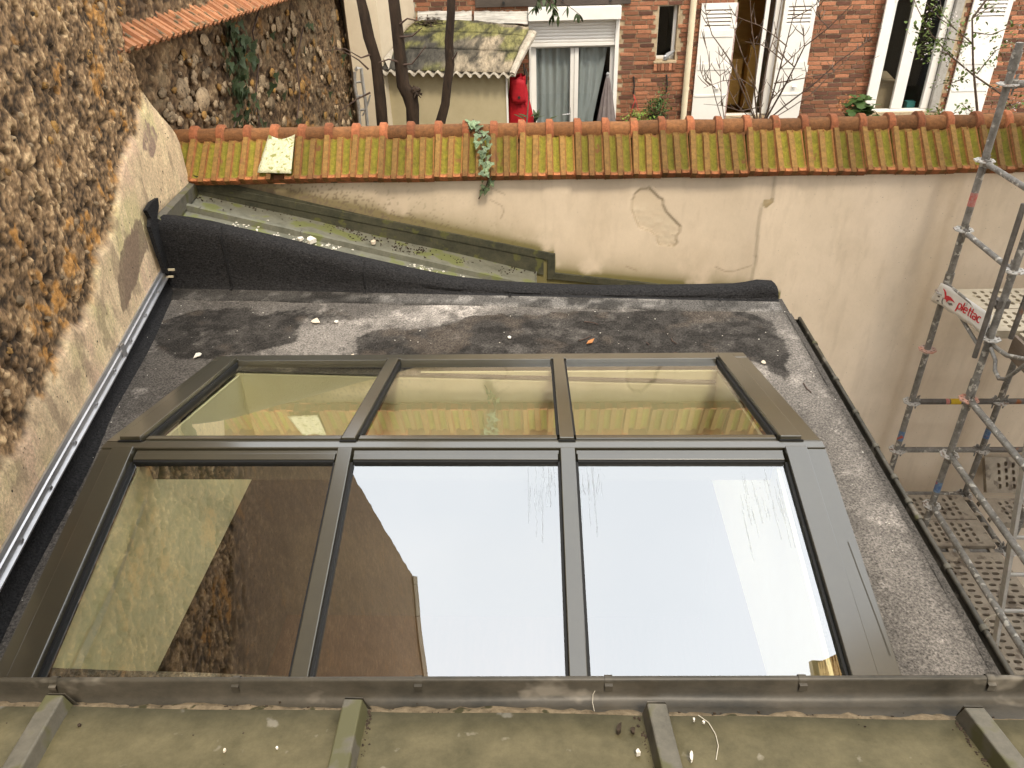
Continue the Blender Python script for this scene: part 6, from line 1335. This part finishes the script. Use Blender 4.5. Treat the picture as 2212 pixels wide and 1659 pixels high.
for px, py, yw, pt_ in ((1142, 255, .9, .3), (1146, 252, -.9, .3), (1150, 256, -1.2, .2), (1160, 262, .4, .9), (1158, 262, -.3, .9), (1180, 262, -1.1, .4), (1135, 258, 1.1, .4)): add_leaf(b, 'long', Vector(on_y(px, py, 8.6)), .15, yw, pt_)
part(b, 'leaves', M['leaf_dark'], t, smooth=False, fixn=False)
for px, y0, y1, lab in ((1369, 167, 203, 'black iron shutter hook on the bricks with a red cord below it'), (1440, 163, 200, 'black iron hook on the bricks straight under the small window sill')):
    a, c = on_y(px, y0, YF-.03), on_y(px-1, y1, YF-.03); m_ = lerp(a, c, .5); b = MB().tube([a+np.array([0, .03, 0]), a, m_+np.array([.012, -.015, 0]), c, c+np.array([.012, -.02, .02])], [.012, .014, .012, .012, .008], 6)
    t = thing('wall_hook', lab, 'hook', tuple(a)); part(b, 'hook', M['black'], t)
    if px < 1400: part(MB().tube([c, on_y(1372, 215, YF-.05), on_y(1362, 245, YF-.1), on_y(1360, 262, YF-.1)], .004, 5).tube([c, on_y(1374, 218, YF-.05), on_y(1378, 235, YF-.1), on_y(1384, 252, YF-.1)], .004, 5), 'cord', M['red'], t)

# ------------------------------------------------------------------ small things lying about
def flake(name, label, cat, px, py, size, mat, plane, seed, th=.006, grp=None, long_=1.0, lift=.006):
    p = on_roof(px, py) if plane == 'r' else (on_n(px, py) if plane == 'n' else oz(px, py)); rr = random.Random(seed); n = 7
    sz = size*(.50 if plane == 'n' else .78)/1670*float(np.dot(p, _fw)); a0 = rr.uniform(0, 6.28)
    pts = []
    for i in range(n):
        a = 2*math.pi*i/n; r = sz*.5*rr.uniform(.6, 1.15); x, y = r*math.cos(a)*long_, r*math.sin(a)/math.sqrt(long_); pts.append((p[0]+x*math.cos(a0)-y*math.sin(a0), p[1]+(x*math.sin(a0)+y*math.cos(a0))*1.3, p[2]+lift+rr.uniform(0, sz*.16)))
    b = MB().prism(pts, (0, 0, th)); o = b.build(name, M[mat], smooth=False); tag(o, label, cat, grp); return o
flake('dry_leaf', 'orange brown dry leaf on the dark felt, right of the middle', 'leaf', 1276, 741, 20, 'leaf_dry', 'r', 1, .003, long_=1.5)
flake('paper_scrap', 'pale triangular scrap on the felt, upper left of the skylight', 'scrap', 682, 697, 26, 'paper', 'r', 2, .003)
flake('paper_scrap', 'white curled scrap on the dark felt near the skylight left corner', 'scrap', 428, 771, 24, 'chip', 'r', 3, .004)
flake('plaster_flake', 'pale flake lying alone on the felt by the clamping bar', 'flake', 316, 733, 15, 'chip', 'r', 4, .006)
flake('dry_leaf', 'pale dead leaf by the roof edge near the gutter, beside the skylight right corner', 'leaf', 1648, 775+10, 14, 'paper', 'r', 5, .003)
flake('plaster_flake', 'pale flake on the light felt patch, right of the triangular scrap', 'flake', 727, 698, 12, 'chip', 'r', 6)
flake('plaster_flake', 'cream flake lying right behind the skylight top left bar', 'flake', 762, 771, 12, 'paper', 'r', 7)
flake('plaster_flake', 'whitish flake on the wet felt left of the orange leaf', 'flake', 1100, 726+6, 12, 'chip', 'r', 8)
for i, pts in enumerate(([(1292, 703), (1280, 700), (1262, 697)], [(1462, 745), (1452, 740), (1450, 733)], [(1455, 778-14), (1485, 770), (1510, 774)], [(1735, 856-26), (1742, 843), (1752, 850)], [(1250, 738), (1265, 735), (1275, 728)], [(1396, 742), (1402, 748)])):
    lb_ = ['short dark twig on the felt above the orange leaf', 'curled dark twig on the wet felt near the roof right side', 'long thin twig lying just behind the skylight right end', 'forked twig on the pale felt strip by the gutter', 'thin bent stalk on the felt left of the orange leaf', 'dark feather like twig between the orange leaf and the curled twig'][i]
    pw_ = [on_roof(*p)+np.array([0, 0, .008+.004*(k % 2)]) for k, p in enumerate(pts)]; tag(MB().tube(pw_, .0035, 5).build('twig', M['twig_dark']), lb_, 'twig')
flake('plaster_lump', 'largest of the white plaster lumps on the grey lean-to zinc', 'plaster lump', 674, 526, 26, 'chip', 'z', 11, .03, 'plaster lumps on the lean-to zinc')
flake('plaster_lump', 'white plaster lump left of the biggest one on the lean-to zinc', 'plaster lump', 650, 521, 17, 'chip', 'z', 12, .02, 'plaster lumps on the lean-to zinc')
flake('plaster_lump', 'pale plaster lump by itself above the batten on the lean-to zinc', 'plaster lump', 807, 529, 18, 'paper', 'z', 13, .02, 'plaster lumps on the lean-to zinc')
flake('plaster_lump', 'pale orange plaster lump near the dark litter on the lean-to zinc', 'plaster lump', 805, 501, 18, 'paper', 'z', 14, .02, 'plaster lumps on the lean-to zinc')
b = MB(); rr = random.Random(17)
def scatter(b, cxs, fn, n, sp_, s0, s1, jz=.004):
    for _ in range(n):
        px, py = rr.choice(cxs); px += rr.gauss(0, sp_[0]); py += rr.gauss(0, sp_[1]); p = fn(px, py); s = rr.uniform(s0, s1); b.blob((p[0], p[1], p[2]+jz), (s, s*rr.uniform(.6, 1.1), s*.6), rr.randrange(999), 0 if s < .006 else 1, .3)
scatter(b, [(540, 498), (600, 512), (640, 520), (690, 530), (720, 535), (900, 580), (930, 585), (980, 600), (560, 485), (500, 488)], oz, 150, (16, 4), .003, .011)
o = b.build('plaster_crumbs', M['chip'], smooth=False); kind(tag(o, 'white plaster crumbs strewn along the lean-to zinc batten', 'crumbs'), 'stuff')
b = MB(); scatter(b, [(720, 490), (760, 500), (800, 515), (860, 535), (880, 540), (450, 425), (470, 432), (560, 450), (640, 470), (900, 545), (1000, 560), (1100, 585)], oz, 320, (26, 6), .003, .009)
o = b.build('leaf_mould', M['debris'], smooth=False); kind(tag(o, 'dark leaf mould strewn over the lean-to zinc sheets', 'leaf mould'), 'stuff')
b = MB()
for _ in range(420):
    x, y = rr.uniform(-2.5, XR-.03), rr.uniform(1.0, YU-.1); s = rr.uniform(.0012, .0038)
    if LX0-.02 < x < RX0+.02 and y < RY+1.45: continue
    b.blob((x, y, z_roof(x)+.006), (s*1.3, s, s*.6), rr.randrange(999), 0, .3)
o = b.build('roof_grit', M['chip'], smooth=False); kind(tag(o, 'tiny pale specks of grit scattered over the flat felt roof', 'grit'), 'stuff')
# on the near zinc
flake('dried_dropping', 'dark brown dried lump left of the third batten on the near zinc roof', 'dropping', 1337, 1583, 28, 'debris', 'n', 21, .012, long_=1.6)
flake('bark_flake', 'dark curled bark flake beside the third batten on the near zinc roof', 'bark flake', 1366, 1584, 26, 'debris', 'n', 22, .006)
flake('plaster_lump', 'two white plaster bits left of the third batten, nearest the picture edge', 'plaster lump', 1377, 1634, 22, 'chip', 'n', 23, .012)
flake('plaster_lump', 'long white plaster crumb right of the third batten, near the picture edge', 'plaster lump', 1492, 1642, 19, 'chip', 'n', 24, .010, long_=1.8)
flake('plaster_lump', 'small white plaster bit on the near zinc under the gutter middle', 'plaster lump', 1498, 1561, 11, 'chip', 'n', 25, .006)
flake('plaster_lump', 'small white plaster bit next to the pale stalk on the near zinc', 'plaster lump', 1519, 1566, 12, 'chip', 'n', 26, .005)
flake('bark_flake', 'brown flake just right of the first batten on the near zinc roof', 'bark flake', 170+5, 1572, 14, 'debris', 'n', 27, .005)
flake('seed_husk', 'pale seed husk in the middle of the second zinc sheet', 'husk', 488, 1626, 15, 'paper', 'n', 28, .005)
flake('seed_husk', 'pale round husk stuck on the grey worn patch near the second batten', 'husk', 600, 1621, 12, 'chip', 'n', 29, .004)
pw_ = [on_n(*p)+np.array([0, 0, .006]) for p in [(1508, 1549), (1530, 1565), (1545, 1590), (1551, 1615), (1546, 1645)]]; tag(MB().tube(pw_, .0009, 5).build('stalk', M['rope']), 'pale curved dry stalk on the near zinc right of the third batten', 'stalk')
pw_ = [on_z(*p, -1.43) for p in [(1290, 1484), (1281, 1500), (1280, 1518), (1284, 1536)]]; tag(MB().tube(pw_, .0006, 5).build('pine_needle', M['rope']), 'thin curved straw in the near gutter', 'straw')
b = MB()
for i in range(4):
    for _ in range(90):
        y = rr.uniform(.60, EY0); x = bat_x(i, y)+(.028+abs(rr.gauss(0, .006)))*(1 if i in (0, 1) else -1); s = rr.uniform(.0012, .0038); b.blob((x, y, zn(y)+.002), (s, s, s*.8), rr.randrange(999), 0, .35)
for _ in range(420):
    x = rr.uniform(-1.25, 1.1); y = EY0+abs(rr.gauss(0, .010))+.003; s = rr.uniform(.0009, .0028); b.blob((x, y, -1.4325-.25*(y-EY0)), (s*1.5, s, s*.7), rr.randrange(999), 0, .35)
for _ in range(90):
    x, y = rr.uniform(-1.2, 1.1), rr.uniform(.72, EY0-.01); s = rr.uniform(.0008, .002); b.blob((x, y, zn(y)+.002), (s*1.4, s, s*.7), rr.randrange(999), 0, .35)
o = b.build('gutter_litter', M['debris'], smooth=False); kind(tag(o, 'dark crumbs of litter in the near gutter and along its battens', 'litter'), 'stuff')
